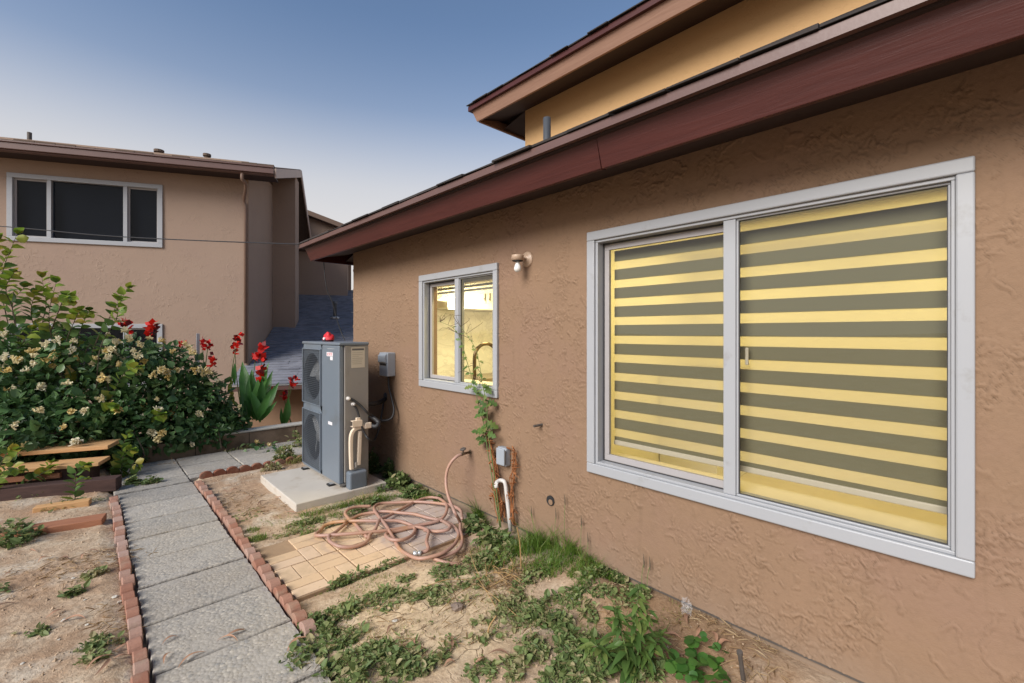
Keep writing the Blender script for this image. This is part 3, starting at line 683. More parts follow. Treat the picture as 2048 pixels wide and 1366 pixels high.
def window(out, mull, big):
    y0, y1, z0, z1 = out
    wn_ = put('window', MB().frame(0, y0, y1, z0, z1, .052, .060, .062, .058, W - .028, W - .001), 'vinyl', house, bev=.006)   # outer flange trim
    a0, a1, b0, b1 = y0 + .052, y1 - .060, z0 + .062, z1 - .058
    put('inner_frame', MB().frame(0, a0, a1, b0, b1, .013, .018, .015, .016, W - .012, W + .10), 'vinyl', wn_, bev=.003)
    put('mullion', MB().box(W - .006, W + .06, mull[0], mull[1], b0 + .015, b1 - .016), 'vinyl', wn_, bev=.004)
    # right, fixed light (nearer the camera) with bead; left, sliding sash set back behind a grey screen frame
    r0, r1, q0, q1 = a0 + .013, mull[0], b0 + .015, b1 - .016
    put('glazing_bead', MB().frame(0, r0, r1, q0, q1, .009, .010, .010, .010, W + .004, W + .030), 'vinyl', wn_, bev=.003)
    put('glass_seal', MB().frame(0, r0 + .009, r1 - .010, q0 + .010, q1 - .010, .003, .003, .003, .003, W + .012, W + .022), 'seal', wn_)
    put('pane', MB().add([(W + .018, r0 + .009, q0 + .010), (W + .018, r1 - .010, q0 + .010), (W + .018, r1 - .010, q1 - .010), (W + .018, r0 + .009, q1 - .010)], [(3, 2, 1, 0)]), 'glass', wn_)
    s0, s1 = mull[1], a1 - .018; g = .034 if big else .028
    put('track_shadow_strip', MB().frame(0, s0 + .001, s1 - .001, q0 + .001, q1 - .001, .003, .008, .004, .010, W + .044, W + .050), 'seal', wn_)  # solid dark frame standing for the shade in the sash track
    sash = put('sash', MB().frame(0, s0 + .004, s1 - .008, q0 + .005, q1 - .011, .004, g, g + .004, g, W + .051, W + .075), 'vinyl_grey', wn_, bev=.003)
    put('pane', MB().add([(W + .064, s0 + .008, q0 + g), (W + .064, s1 - g, q0 + g), (W + .064, s1 - g, q1 - g), (W + .064, s0 + .008, q1 - g)], [(3, 2, 1, 0)]), 'glass', wn_)
    # interior jamb liner and sill
    put('interior_sill', MB().box(W + .10, W + .30, a0 - .02, a1 + .02, b0 - .02, b0 + .008), simple('sill_board', (.55, .50, .40), .5, .05, 4, 0), wn_)
    return wn_
wb = window(BIG, (.906, .967), True); ws = window(SMALL, (3.247, 3.306), False)
wb['label'] = 'wide two-light sliding window with striped blind'; ws['label'] = 'smaller sliding kitchen window'
p = WX(1478, 712, W + .1)
put('latch', MB().box(W + .085, W + .098, .878, .894, p[2] - .045, p[2] + .045), 'blind_bar', wb, bev=.004)

# eaves, fascia, roof (lower storey), mitred round the far corner
FZ0, FZ1, FX0, FX1 = 2.418, 2.576, 2.0, 1.95              # inclined fascia: bottom and top edge
YE0, YE1 = 5.735, 5.785
def fascia_run(y0, y1, end0, end1, z0, z1, x0, x1, t=.038):
    a = [(x0, y0, z0), (x0, y1, z0), (x1, y1 + end1, z1), (x1, y0, z1)]
    b = [(x0 + t, y0, z0 + .006), (x0 + t, y1 - (t if end1 else 0), z0 + .006), (x1 + t, y1 + end1 - (t if end1 else 0), z1), (x1 + t, y0, z1)]
    return MB().add(a + b, [(0, 1, 2, 3)[::-1], (4, 5, 6, 7), (0, 1, 5, 4), (3, 2, 6, 7), (0, 3, 7, 4), (1, 2, 6, 5)])
put('fascia_board', fascia_run(-2.2, 1.436, 0, 0, FZ0, FZ1, FX0 - .003, FX1 - .003), 'fascia', house, bev=.003)
put('fascia_board', fascia_run(1.441, YE0, 0, YE1 - YE0, FZ0 + .003, FZ1, FX0, FX1), 'fascia', house, bev=.003)
def fascia_end(x0, x1, yb, yt, z0, z1, xtop0, t=.038):
    a = [(x0, yb, z0), (x1, yb, z0), (x1, yt, z1), (xtop0, yt, z1)]; b = [(p[0], p[1] - t, p[2]) for p in a]
    return MB().add(a + b, [(0, 1, 2, 3), (7, 6, 5, 4), (0, 1, 5, 4), (3, 2, 6, 7), (0, 3, 7, 4), (1, 2, 6, 5)])
put('fascia_board', fascia_end(FX0 + .04, 8, YE0, YE1, FZ0 + .003, FZ1, FX1 + .04), 'fascia', house)
put('trim_board', MB().box(1.898, 1.948, -2.2, 5.822, FZ1 + .002, FZ1 + .046).box(1.948, 8, 5.787, 5.822, FZ1 + .002, FZ1 + .046), 'trim_brown', house, bev=.003)
put('shadow_strip', MB().box(1.928, 1.951, -2.2, 5.80, FZ1 - .010, FZ1 + .0015), 'soffit', house)  # solid dark strip standing for the shade line under the trim board
put('drip_edge', MB().box(1.891, 1.8975, -2.2, 5.828, FZ1 - .003, FZ1 + .006), 'trim_brown', house)
RS = .25
put('roof_deck', MB().add([(1.94, -2.2, FZ1 + .05), (5.07, -2.2, FZ1 + .05 + 3.13 * RS), (5.07, 2.66, FZ1 + .05 + 3.13 * RS), (1.94, 5.79, FZ1 + .05),
                           (8, 2.66, FZ1 + .05 + 3.13 * RS), (8, 5.79, FZ1 + .05)], [(0, 1, 2, 3), (3, 2, 4, 5)]), 'shingle_brown', house)
put('soffit', MB().add([(FX0 + .036, -2.2, 2.455), (W + .02, -2.2, 2.53), (W + .02, YE0 - .03, 2.53), (FX0 + .036, YE0 - .03, 2.455)], [(0, 1, 2, 3)])
    .add([(W + .02, 5.42, 2.525), (8, 5.42, 2.525), (8, YE0 - .036, 2.455), (W + .02, YE0 - .036, 2.455)], [(0, 1, 2, 3)]), 'soffit', house)
def shingles(par, x, ztop, y0, y1, step=.305):
    y = y0
    while y < y1:
        l = min(step * random.uniform(.85, 1.1), y1 - y); d = random.uniform(-.012, .01); t = random.uniform(.010, .02)
        put('shingle', MB().add([(x + d, y, ztop), (x + d + random.uniform(-.006, .006), y + l - .004, ztop + random.uniform(-.004, .006)), (x + .6, y + l - .004, ztop + .155), (x + .6, y, ztop + .155),
            (x + d, y, ztop + t), (x + d, y + l - .004, ztop + t), (x + .6, y + l - .004, ztop + .165), (x + .6, y, ztop + .165)],
            [(3, 2, 1, 0), (4, 5, 6, 7), (0, 1, 5, 4), (1, 2, 6, 5), (2, 3, 7, 6), (3, 0, 4, 7)]), 'shingle', par); y += l
shingles(house, 1.884, FZ1 + .048, -2.2, 5.84)

# upper storey
UX, UY = 5.07, 5.11; UF0, UF1 = 4.53, 4.475; UZ0, UZ1 = 4.893, 5.055; UE = 5.65
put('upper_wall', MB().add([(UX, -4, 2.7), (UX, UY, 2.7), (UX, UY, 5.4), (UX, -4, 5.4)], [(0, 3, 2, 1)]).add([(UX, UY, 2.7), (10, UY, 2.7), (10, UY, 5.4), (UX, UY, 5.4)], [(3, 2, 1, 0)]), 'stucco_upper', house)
put('upper_fascia_board', fascia_run(-4, UE, 0, .055, UZ0, UZ1, UF0, UF1), 'fascia_up', house, bev=.003)
put('upper_fascia_board', fascia_end(UF0 + .04, 10, UE, UE + .055, UZ0, UZ1, UF1 + .04), 'fascia_up', house)
put('upper_trim_board', MB().box(UF1 - .045, UF1 - .002, -4, UE + .105, UZ1 + .002, UZ1 + .075).box(UF1 - .002, 10, UE + .057, UE + .105, UZ1 + .002, UZ1 + .075), 'fascia', house, bev=.003)
put('upper_roof_deck', MB().add([(UF1 - .03, -4, UZ1 + .078), (9, -4, UZ1 + .078 + 4.5 * RS), (9, 1.2, UZ1 + .078 + 4.5 * RS), (UF1 - .03, UE + .09, UZ1 + .078), (13, 1.2, UZ1 + .078 + 4.5 * RS), (13, UE + .09, UZ1 + .078)], [(0, 1, 2, 3), (3, 2, 4, 5)]), 'shingle_brown', house)
put('upper_soffit', MB().add([(UF0 + .036, -4, 4.93), (UX + .02, -4, 5.06), (UX + .02, UE - .03, 5.06), (UF0 + .036, UE - .03, 4.93)], [(0, 1, 2, 3)])
    .add([(UX, UY, 5.05), (UX, UE - .04, 4.93), (10, UE - .04, 4.93), (10, UY, 5.05)], [(0, 1, 2, 3)]), 'soffit', house)
shingles(house, UF1 - .075, UZ1 + .078, -4, UE + .12, .33)
p = WX(1094, 236, 3.2); put('vent_pipe', MB().lathe([(.036, 0), (.036, .92), (.03, .921), (.03, .9)], (3.2, p[1], p[2] - .92), n=16), simple('vent_grey', (.055, .06, .068), .5, .1, 9, 0), house, smooth=True)
p = WX(1103, 111, 6.2); put('vent_pipe', MB().lathe([(.04, 0), (.04, .7), (.033, .701), (.033, .68)], (6.2, p[1], p[2] - .7), n=16), 'rust', house, smooth=True)

# ---- interior rooms seen through the windows
RZ0, RZ1 = .12, 2.42
room = MB()
def quad(mb, a, b, c, d): mb.add([a, b, c, d], [(0, 1, 2, 3)])
for (ya, yb) in ((-1.4, 2.33), (2.43, 5.30)):
    x1 = 5.0; x0 = W + .152
    quad(room, (x1, ya, RZ0), (x1, yb, RZ0), (x1, yb, RZ1), (x1, ya, RZ1))
    quad(room, (x0, ya, RZ0), (x1, ya, RZ0), (x1, ya, RZ1), (x0, ya, RZ1))
    quad(room, (x0, yb, RZ0), (x1, yb, RZ0), (x1, yb, RZ1), (x0, yb, RZ1))
    quad(room, (x0, ya, RZ1), (x1, ya, RZ1), (x1, yb, RZ1), (x0, yb, RZ1))
put('interior_wall', room, 'plaster_in', house)
put('interior_floor', MB().box(W + .152, 5.0, -1.4, 5.3, RZ0 - .05, RZ0), simple('pale_floor', (.62, .55, .42), .4, .1, 4, 0), house)
WARM = (1.0, .80, .27)
def ceiling_lamp(x, y, e, label, colr=WARM):
    r = empty('ceiling_lamp', (x, y, RZ1 - .001), label, 'lamp', 'recessed ceiling lamps indoors')
    put('rim', MB().lathe([(.10, -.012), (.10, -.001), (.075, -.001), (.075, -.012)], (x, y, RZ1), n=20), 'white_in', r)
    put('diffuser', MB().lathe([(.074, -.008), (.074, -.003)], (x, y, RZ1), n=20), emis('lamp_glow', (1, .86, .6), 6), r)
    l = bpy.data.lights.new('lamp_light', 'AREA'); l.shape = 'DISK'; l.size = .5; l.energy = e; l.color = colr
    lo = bpy.data.objects.new('lamp_light', l); COL.objects.link(lo); lo.parent = r; lo.location = (0, 0, -.03)
for (x, y) in ((3.2, 1.6), (4.2, .2), (4.2, 1.6), (3.2, .2)): ceiling_lamp(x, y, 10.5, 'glowing round ceiling lamp behind the striped blind')
for (x, y) in ((3.3, 3.2), (3.6, 4.5)): ceiling_lamp(x, y, 40, 'glowing round ceiling lamp in the kitchen', (1.0, .86, .45))

# zebra blind of the wide window
bx = W + .135
bl = empty('zebra_blind', (bx, .94, .82), 'striped zebra roller blind with dark and sheer bands behind the wide window', 'blind')
by0, by1 = .06, 1.722
ztop = 2.084; pitch = .1213; dk = .070
put('head_box', MB().box(bx - .03, bx + .06, by0 - .01, by1 + .01, 2.128, 2.2), 'blind_bar', bl)
z = 2.128; zb = .848
put('sheer_sheet', MB().add([(bx + .006, by0, zb), (bx + .006, by1, zb), (bx + .006, by1, z), (bx + .006, by0, z)], [(3, 2, 1, 0)]), 'sheer', bl)
for k in range(10):
    zt = ztop - pitch * k; w_ = .0008 * math.sin(k * 2.1)
    put('dark_band', MB().box(bx + w_, bx + w_ + .0015, by0, by1, zt - dk, zt), 'band', bl)
put('dark_band', MB().box(bx, bx + .0015, by0, by1, .846, .870), 'band', bl)
put('bottom_bar', MB().box(bx - .008, bx + .012, by0, by1, .816, .847), 'blind_bar', bl, bev=.005)
# things in the room behind it
cb = empty('white_cabinet', (4.6, 2.05, RZ0), 'pale cabinet standing in the room behind the striped blind', 'cabinet')
put('carcass', MB().box(4.2, 4.98, 1.75, 2.32, RZ0, 1.15), 'white_in', cb, bev=.004); put('top', MB().box(4.18, 4.98, 1.73, 2.325, 1.152, 1.19), 'granite', cb, bev=.003)

# kitchen
kb = empty('zebra_blind', (W + .135, 3.29, 1.9), 'small zebra blind rolled up at the top of the kitchen window', 'blind')
put('head_box', MB().box(W + .105, W + .19, 2.79, 3.80, 2.0, 2.09), 'blind_bar', kb)
for k in range(2): put('dark_band', MB().box(W + .142, W + .1435, 2.80, 3.79, 1.925 + .036 * k, 1.945 + .036 * k), 'band', kb)
put('sheer_sheet', MB().box(W + .139, W + .140, 2.80, 3.79, 1.89, 2.0), 'sheer', kb)
kc = empty('kitchen_cabinet', (4.0, 5.1, 1.95), 'white wall cabinets with slim dark handles on the kitchen end wall', 'cabinet')
put('carcass', MB().box(2.9, 4.98, 4.98, 5.295, 1.955, 2.40), 'white_in', kc)
for i in range(5):
    d = put('door', MB().box(2.905 + .415 * i, 3.31 + .415 * i, 4.955, 4.978, 1.96, 2.395), 'white_in', kc, bev=.004)
    hx = 3.27 + .415 * i if i % 2 == 0 else 2.945 + .415 * i
    put('handle', MB().box(hx - .006, hx + .006, 4.925, 4.937, 2.0, 2.2).box(hx - .005, hx + .005, 4.937, 4.955, 2.02, 2.03).box(hx - .005, hx + .005, 4.937, 4.955, 2.17, 2.18), 'steel', d)
hd = empty('range_hood', (4.2, 5.1, 1.75), 'flat pale range hood under the kitchen wall cabinets', 'hood')
put('body', MB().prism([(4.85, 1.87), (5.29, 1.87), (5.29, 1.95), (4.85, 1.95)], 0, 3.4, 4.97), 'white_in', hd); put('lamp_strip', MB().box(3.55, 3.75, 4.95, 5.05, 1.863, 1.8695), emis('hood_glow', (1, .9, .7), 6), hd)
sb = empty('splashback', (4.0, 5.29, .95), 'veined marble splashback above the kitchen counter', 'splashback')
put('sheet', MB().box(2.6, 4.99, 5.284, 5.296, .935, 1.86), 'marble', sb)
kt = empty('kitchen_counter', (3.8, 5.0, RZ0), 'L-shaped kitchen counter with brown granite top and white fronts', 'counter')
put('base_unit', MB().box(3.2, 4.98, 4.68, 5.28, RZ0, .895).box(W + .155, 3.12, 2.5, 5.28, RZ0, .895), 'white_in', kt)
put('worktop', MB().box(3.14, 4.99, 4.65, 5.283, .897, .935), 'granite', kt, bev=.003)
put('worktop', MB().box(W + .153, 3.138, 2.45, 5.283, .897, .935), 'granite', kt, bev=.003)
p = WX(949, 770, 2.74); fy = p[1]
fc = empty('kitchen_faucet', (2.74, fy, .936), 'bronze gooseneck kitchen faucet standing inside the kitchen window', 'faucet')
arc = [(2.74, fy, 1.0), (2.74, fy, 1.28)] + [(2.74 + .13 - .13 * math.cos(a), fy - .02 * (1 - math.cos(a)), 1.30 + .14 * math.sin(a)) for a in np.linspace(0, PI * .92, 12)]
put('base', MB().lathe([(.032, 0), (.032, .01), (.024, .02), (.022, .08), (.016, .09)], (2.74, fy, .936)), 'steel', fc, smooth=True)
put('neck', MB().tube(arc, .0175, 12), 'steel', fc, smooth=True)
e0 = Vector(arc[-1]); put('spray_head', MB().tube([e0 + Vector((0, 0, .01)), e0 + Vector((.004, 0, -.04)), e0 + Vector((.012, 0, -.09))], [.019, .022, .029], 12), 'steel', fc, smooth=True)
put('lever', MB().tube([(2.75, fy - .02, 1.0), (2.77, fy - .06, 1.03), (2.78, fy - .10, 1.06)], [.010, .007, .006], 8), 'steel', fc, smooth=True)

# ================================================================== THE NEIGHBOUR'S HOUSE (turned 25 degrees to ours, on lower ground)
NA = np.array([.9026, -.4305, 0]); NBv = np.array([.4305, .9026, 0]); NQ = np.array([2.51, 10.838, 0])
def nb(a, b, z): return tuple(NQ + NA * a + NBv * b + np.array([0, 0, z]))
def nbpx(px, py, b):
    p = onpl(px, py, NQ + NBv * b, NBv); return float(np.dot(p - NQ, NA)), float(p[2])
def nbpa(px, py, a):
    p = onpl(px, py, NQ + NA * a, NA); return float(np.dot(p - NQ, NBv)), float(p[2])
def nbox(mb, a0, a1, b0, b1, z0, z1):
    m2 = MB().box(a0, a1, b0, b1, z0, z1); return mb.add([nb(*v) for v in m2.v], m2.f)
nbh = empty('neighbour_house', nb(-2, 2, -1), 'two-storey tan stucco neighbour house with brown gutter and slate blue lower roof', 'house')
ZB = -1.2
def nb_wall(a0, a1, z0, z1, holes, b=0.0):
    mb = MB(); xs_ = sorted({a0, a1, *[h[0] for h in holes], *[h[1] for h in holes]}); zs = sorted({z0, z1, *[h[2] for h in holes], *[h[3] for h in holes]})
    for i in range(len(xs_) - 1):
        for j in range(len(zs) - 1):
            c = ((xs_[i] + xs_[i + 1]) / 2, (zs[j] + zs[j + 1]) / 2)
            if any(h[0] < c[0] < h[1] and h[2] < c[1] < h[3] for h in holes): continue
            mb.add([nb(xs_[i], b, zs[j]), nb(xs_[i + 1], b, zs[j]), nb(xs_[i + 1], b, zs[j + 1]), nb(xs_[i], b, zs[j + 1])], [(0, 1, 2, 3)])
    return mb
wa0, wz1 = nbpx(15, 345, 0); wa1, _ = nbpx(326, 368, 0); _, wz0 = nbpx(15, 481, 0)
lz1 = 1.72; lz0 = .45; la0, la1 = wa0, wa1
fr = .085
H1 = (wa0 + fr * .6, wa1 - fr * .6, wz0 + fr * .6, wz1 - fr * .6); H2 = (la0 + fr * .6, la1 - fr * .6, lz0 + fr * .6, lz1 - fr * .6)
ea, ez_top = nbpx(541, 336, -.5); _, ez_bot = nbpx(541, 352, -.5)
wtop = ez_top + .25
mb = nb_wall(-9, 0, ZB, wtop, [H1, H2])
mb.add([nb(0, 0, ZB), nb(0, 9, ZB), nb(0, 9, wtop + 1), nb(0, 0, wtop)], [(0, 1, 2, 3)])
put('wall', mb, 'stucco_nb', nbh)
def nb_window(o, lower=False):
    a0, a1, z0, z1 = o; mb = MB()
    for q in ((a0, a1, z0, z0 + fr), (a0, a1, z1 - fr, z1), (a0, a0 + fr, z0 + fr, z1 - fr), (a1 - fr, a1, z0 + fr, z1 - fr)):
        nbox(mb, q[0], q[1], -.03, .10, q[2], q[3])
    w_ = put('window', mb, 'vinyl', nbh, bev=.005)
    ms = []
    for (pa, pb) in ((95, 103), (247, 255)):
        m0, _ = nbpx(pa, 400, 0); m1, _ = nbpx(pb, 400, 0); ms.append((m0, m1)); mb = MB(); nbox(mb, m0, m1, -.015, .09, z0 + fr, z1 - fr); put('mullion', mb, 'vinyl', w_)
    edges = [a0 + fr, ms[0][0], ms[0][1], ms[1][0], ms[1][1], a1 - fr]
    for k in (0, 2, 4):
        x0, x1 = edges[k], edges[k + 1]
        if k != 2:
            mb = MB()
            for q in ((x0, x1, z0 + fr, z0 + fr + .03), (x0, x1, z1 - fr - .03, z1 - fr), (x0, x0 + .03, z0 + fr + .03, z1 - fr - .03), (x1 - .03, x1, z0 + fr + .03, z1 - fr - .03)):
                nbox(mb, q[0], q[1], .03, .06, q[2], q[3])
            put('sash', mb, 'vinyl_grey', w_)
        put('pane', MB().add([nb(x0, .045, z0 + fr), nb(x1, .045, z0 + fr), nb(x1, .045, z1 - fr), nb(x0, .045, z1 - fr)], [(0, 1, 2, 3)]), 'glass_dark', w_)
    # dark folded curtain inside
    mb = MB(); n = 60; vs_ = []; 
    for i in range(n + 1):
        t = i / n; a = a0 + (a1 - a0) * t
        for j in range(9):
            s = j / 8; sag = .10 * math.sin(t * 9 + 2.5 * s) + .03 * math.sin(t * 61) + .08 * (s - .5) * math.sin(t * 5)
            vs_.append(nb(a, .28 + sag, z0 + (z1 - z0) * s))
    put('curtain', mb.add(vs_, [(i * 9 + j, (i + 1) * 9 + j, (i + 1) * 9 + j + 1, i * 9 + j + 1) for i in range(n) for j in range(8)]), 'curtain', w_, smooth=True)
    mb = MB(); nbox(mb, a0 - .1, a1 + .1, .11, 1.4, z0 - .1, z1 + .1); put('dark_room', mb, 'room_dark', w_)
nb_window((wa0, wa1, wz0, wz1)); nb_window((la0, la1, lz0, lz1), True)
# roof with gutter and rake boards
rb, _z = nbpa(597, 333, ea + .02)
ea = .585; rs = .33; rl = -9.5; br = rb
zr = ez_top + .02 + rs * (br + .5)
mb = MB(); th = .07; rs2 = .62; bb = br + 3.2
top = [nb(rl, -.5, ez_top + .02), nb(ea, -.5, ez_top + .02), nb(ea, br, zr), nb(rl, br, zr), nb(ea, bb, zr - rs2 * (bb - br)), nb(rl, bb, zr - rs2 * (bb - br))]
vs_ = top + [(p[0], p[1], p[2] - th) for p in top]
mb.add(vs_, [(0, 1, 2, 3), (3, 2, 4, 5), (9, 8, 7, 6), (11, 10, 8, 9), (1, 0, 6, 7), (2, 1, 7, 8), (4, 2, 8, 10)])
rf = put('roof', mb, 'shingle_brown', nbh)
mb = MB(); n = 34                                          # uneven shingle butts along the eave
for i in range(n):
    a0 = rl + (ea - rl) * i / n; a1 = rl + (ea - rl) * (i + 1) / n - .01; h = .03 + random.uniform(-.012, .012)
    nbox(mb, a0, a1, -.53, -.3, ez_top + .02 + random.uniform(0, .01), ez_top + .022 + h)
put('shingle_edge', mb, 'shingle_brown', rf)
gut = MB()
for (z0, z1, b0, b1) in ((ez_bot, ez_bot + .02, -.56, -.44), (ez_bot + .021, ez_top - .03, -.60, -.55), (ez_top - .028, ez_top, -.62, -.55)): nbox(gut, rl, ea, b0, b1, z0, z1)
put('gutter', gut, 'trim_brown', nbh, bev=.008)
mb = MB(); nbox(mb, rl, ea - .02, -.44, .02, ez_bot + .03, ez_bot + .05); put('soffit', mb, 'soffit', nbh)
rk = MB(); hb = .20
for (b0, z0, b1, z1) in ((-.5, ez_top, br, zr - .02), (br, zr - .02, bb, zr - rs2 * (bb - br) - .02)):
    a0, a1 = ea + .002, ea + .03
    rk.add([nb(a0, b0, z0 - hb), nb(a0, b1, z1 - hb), nb(a0, b1, z1), nb(a0, b0, z0), nb(a1, b0, z0 - hb), nb(a1, b1, z1 - hb), nb(a1, b1, z1), nb(a1, b0, z0)],
           [(0, 1, 2, 3), (7, 6, 5, 4), (0, 1, 5, 4), (1, 2, 6, 5), (2, 3, 7, 6), (3, 0, 4, 7)])
put('rake_board', rk, simple('rake_tan', (.46, .35, .29), .6, .12, 6, .2), nbh)
def roof_pipe(px, py0, py1, b, r, name, mat, cap=False):
    a, z1 = nbpx(px, py0, b); _, z0 = nbpx(px, py1, b)
    mb = MB().lathe([(r, -.5), (r, z1 - z0)], nb(a, b, z0), n=12)
    if cap: mb.lathe([(r * 1.5, z1 - z0), (r * 1.5, z1 - z0 + .05)], nb(a, b, z0), n=12)
    put(name, mb, mat, rf)
roof_pipe(59, 265, 281, .1, .035, 'vent_pipe', 'rust'); roof_pipe(318, 305, 312, .3, .06, 'roof_vent', 'shingle_brown', True); roof_pipe(414, 313, 320, .3, .05, 'roof_vent', 'shingle_brown', True)
# downspout
x0, _ = nbpx(497, 500, -.05)
_, zg = nbpx(485, 345, -.5); ag, _ = nbpx(485, 345, -.5)
ds = spline([nb(ag, -.52, ez_bot + .01), nb(ag, -.52, ez_bot - .12), nb(ag + .04, -.40, ez_bot - .2), nb(-.06, -.10, ez_bot - .42), nb(-.045, -.045, ez_bot - .55)], 4) + [nb(-.045, -.045, .9)]
put('downspout', MB().tube(ds, .034, 8), simple('downspout_tan', (.17, .105, .075), .6, .15, 6, .1), nbh, smooth=True)
# the side: chimney-like projection, rear wing
b1, _ = nbpa(545, 500, 0); a2, _ = nbpx(590, 500, b1); 
mb = MB(); a2 = .55; nbox(mb, .002, a2, b1, b1 + .65, ZB, ez_top + rs * (b1 + .5) - .14); put('side_projection', mb, 'stucco_nb', nbh)
B3 = b1 + .65 + 3.0
a3, zt3 = nbpx(612, 425, B3); a4, _ = nbpx(690, 455, B3); _, z4 = nbpx(690, 455, B3); a5, _ = nbpx(695, 500, B3); a6, _ = nbpx(702.5, 500, B3 + .8)
s3 = (z4 - zt3) / (a4 - a3)
zz = lambda a: zt3 + s3 * (a - a3) - .12
mb = MB(); al = -4.0
mb.add([nb(al, B3, 0), nb(a5, B3, 0), nb(a5, B3, zz(a5)), nb(al, B3, zz(al))], [(0, 1, 2, 3)])
mb.add([nb(a5, B3, 0), nb(a5, B3 + .8, 0), nb(a5, B3 + .8, zz(a5)), nb(a5, B3, zz(a5))], [(0, 1, 2, 3)])
mb.add([nb(a5, B3 + .8, 0), nb(a6, B3 + .8, 0), nb(a6, B3 + .8, zz(a6)), nb(a5, B3 + .8, zz(a5))], [(0, 1, 2, 3)])
put('rear_wing_wall', mb, 'stucco_nb', nbh)
mb = MB(); ar = a6 + .9; al2 = -2
v8 = [nb(al2, B3 - .35, zz(al2)), nb(ar, B3 - .35, zz(ar)), nb(ar, B3 + 4, zz(ar)), nb(al2, B3 + 4, zz(al2))]
v8 += [(p[0], p[1], p[2] + .16) for p in v8]
put('rear_wing_roof', mb.add(v8, [(3, 2, 1, 0), (4, 5, 6, 7), (0, 1, 5, 4), (1, 2, 6, 5), (2, 3, 7, 6), (3, 0, 4, 7)]), simple('wing_roof_brown', (.14, .09, .065), .8, .2, 8, .3), nbh)
# slate blue lower roof in courses
R_S = .32; RB0 = -1.0; RZE = .54; c = .142; mb = MB(); k = 0; b = RB0
while b < B3 + .8:
    n = 14; a_l = -.12 if b < -.05 else .02; aw = 5.2
    for i in range(n):
        a0 = a_l + (aw - a_l) * i / n; a1 = a_l + (aw - a_l) * (i + 1) / n; zj = random.uniform(-.003, .004); bj = random.uniform(-.006, .006)
        z0 = RZE + R_S * (b - RB0) + .022 + zj; z1 = RZE + R_S * (b + c - RB0) + .004 + zj
        mb.add([nb(a0, b + bj, z0), nb(a1, b + bj, z0), nb(a1, b + c + .02, z1), nb(a0, b + c + .02, z1), nb(a0, b + bj, z0 - .022), nb(a1, b + bj, z0 - .022)], [(0, 1, 2, 3), (4, 5, 1, 0)])
    b += c
sr = put('lower_roof', mb, 'roof_blue', nbh); sr['kind'] = 'stuff'
mb = MB(); nbox(mb, -.12, 5.2, RB0 - .03, RB0 + .0, RZE - .11, RZE - .03); put('lower_fascia', mb, 'trim_brown', nbh)
mb = MB(); nbox(mb, -.12, 5.2, RB0 - .04, RB0 + .01, RZE - .022, RZE - .006); put('lower_drip_edge', mb, 'alu', nbh)
mb = MB(); nbox(mb, -.12, 5.2, RB0 + .02, .2, RZE - .12, RZE - .10); put('lower_soffit', mb, 'soffit', nbh)
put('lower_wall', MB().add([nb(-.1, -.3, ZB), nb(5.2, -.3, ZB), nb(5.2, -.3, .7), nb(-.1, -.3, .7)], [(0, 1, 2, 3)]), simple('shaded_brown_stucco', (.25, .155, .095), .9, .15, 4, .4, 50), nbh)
p = onpl(670, 637, NQ + np.array([0, 0, RZE]) - NBv * 1.0, np.cross(NA, NBv + np.array([0, 0, R_S])))
vp = put('stack_pipe', MB().lathe([(.05, -.1), (.05, .40), (.062, .41), (.062, .50), (.045, .51), (.045, .45)], p, n=14), simple('sooty_pipe', (.12, .12, .12), .6, .8, 12, 0), nbh, smooth=True)
put('flashing', MB().lathe([(.13, 0.0), (.13, .03), (.06, .07)], p, n=14), 'alu', vp)

# ================================================================== THINGS
# ---- concrete pad and condenser
PADZ = .065
pad = put('concrete_pad', MB().box(1.325, 2.18, 4.15, 5.25, -.06, PADZ), 'concrete', bev=.008, base=(1.7, 4.5, 0))
tag(pad, 'weathered square concrete pad carrying the grey condenser', 'slab')
AX0, AX1, AY0, AY1, AZ0, AZ1 = 1.752, 2.045, 4.264, 5.27, .102, 1.455
ac = empty('air_conditioner', ((AX0 + AX1) / 2, (AY0 + AY1) / 2, PADZ), 'tall grey two-fan outdoor condenser on the concrete pad', 'air conditioner')
fans = [(4.985, 1.085), (4.985, .44)]; FRAD = .245
# front shell with two round openings
def ring_face(mb, cy, cz, y0, y1, z0, z1, r, X, n=40):
    out, inn = [], []
    for i in range(n):
        a = 2 * PI * i / n; c, s = math.cos(a), math.sin(a); k = min(((y1 - cy) / c if c > 0 else (y0 - cy) / c) if abs(c) > 1e-6 else 9, ((z1 - cz) / s if s > 0 else (z0 - cz) / s) if abs(s) > 1e-6 else 9)
        out.append((X, cy + c * k, cz + s * k)); inn.append((X, cy + c * r, cz + s * r))
    mb.add(out + inn, [(i, n + i, n + (i + 1) % n, (i + 1) % n) for i in range(n)])
    mb.add(inn + [(X + .03, p[1], p[2]) for p in inn], [(i, n + i, n + (i + 1) % n, (i + 1) % n) for i in range(n)])
mb = MB(); ym = 4.705; zm = .772
for (cy, cz), (z0, z1) in zip(fans, ((zm, AZ1 - .03), (AZ0, zm))): ring_face(mb, cy, cz, ym, AY1 - .01, z0, z1, FRAD, AX0 + .004)
mb.add([(AX0 + .004, AY1 - .01, AZ0), (AX1, AY1 - .01, AZ0), (AX1, AY1 - .01, AZ1 - .03), (AX0 + .004, AY1 - .01, AZ1 - .03)], [(0, 1, 2, 3)])
put('front_shell', mb, 'ac', ac)
put('service_panel', MB().box(AX0, AX0 + .05, AY0 + .012, ym - .003, AZ0, AZ1 - .031), 'ac', ac, bev=.012, seg=3)
sp = put('side_panel', MB().box(AX0 + .051, AX1, AY0, AY0 + .03, AZ0 + .01, AZ1 - .031), 'ac_side', ac, bev=.006)
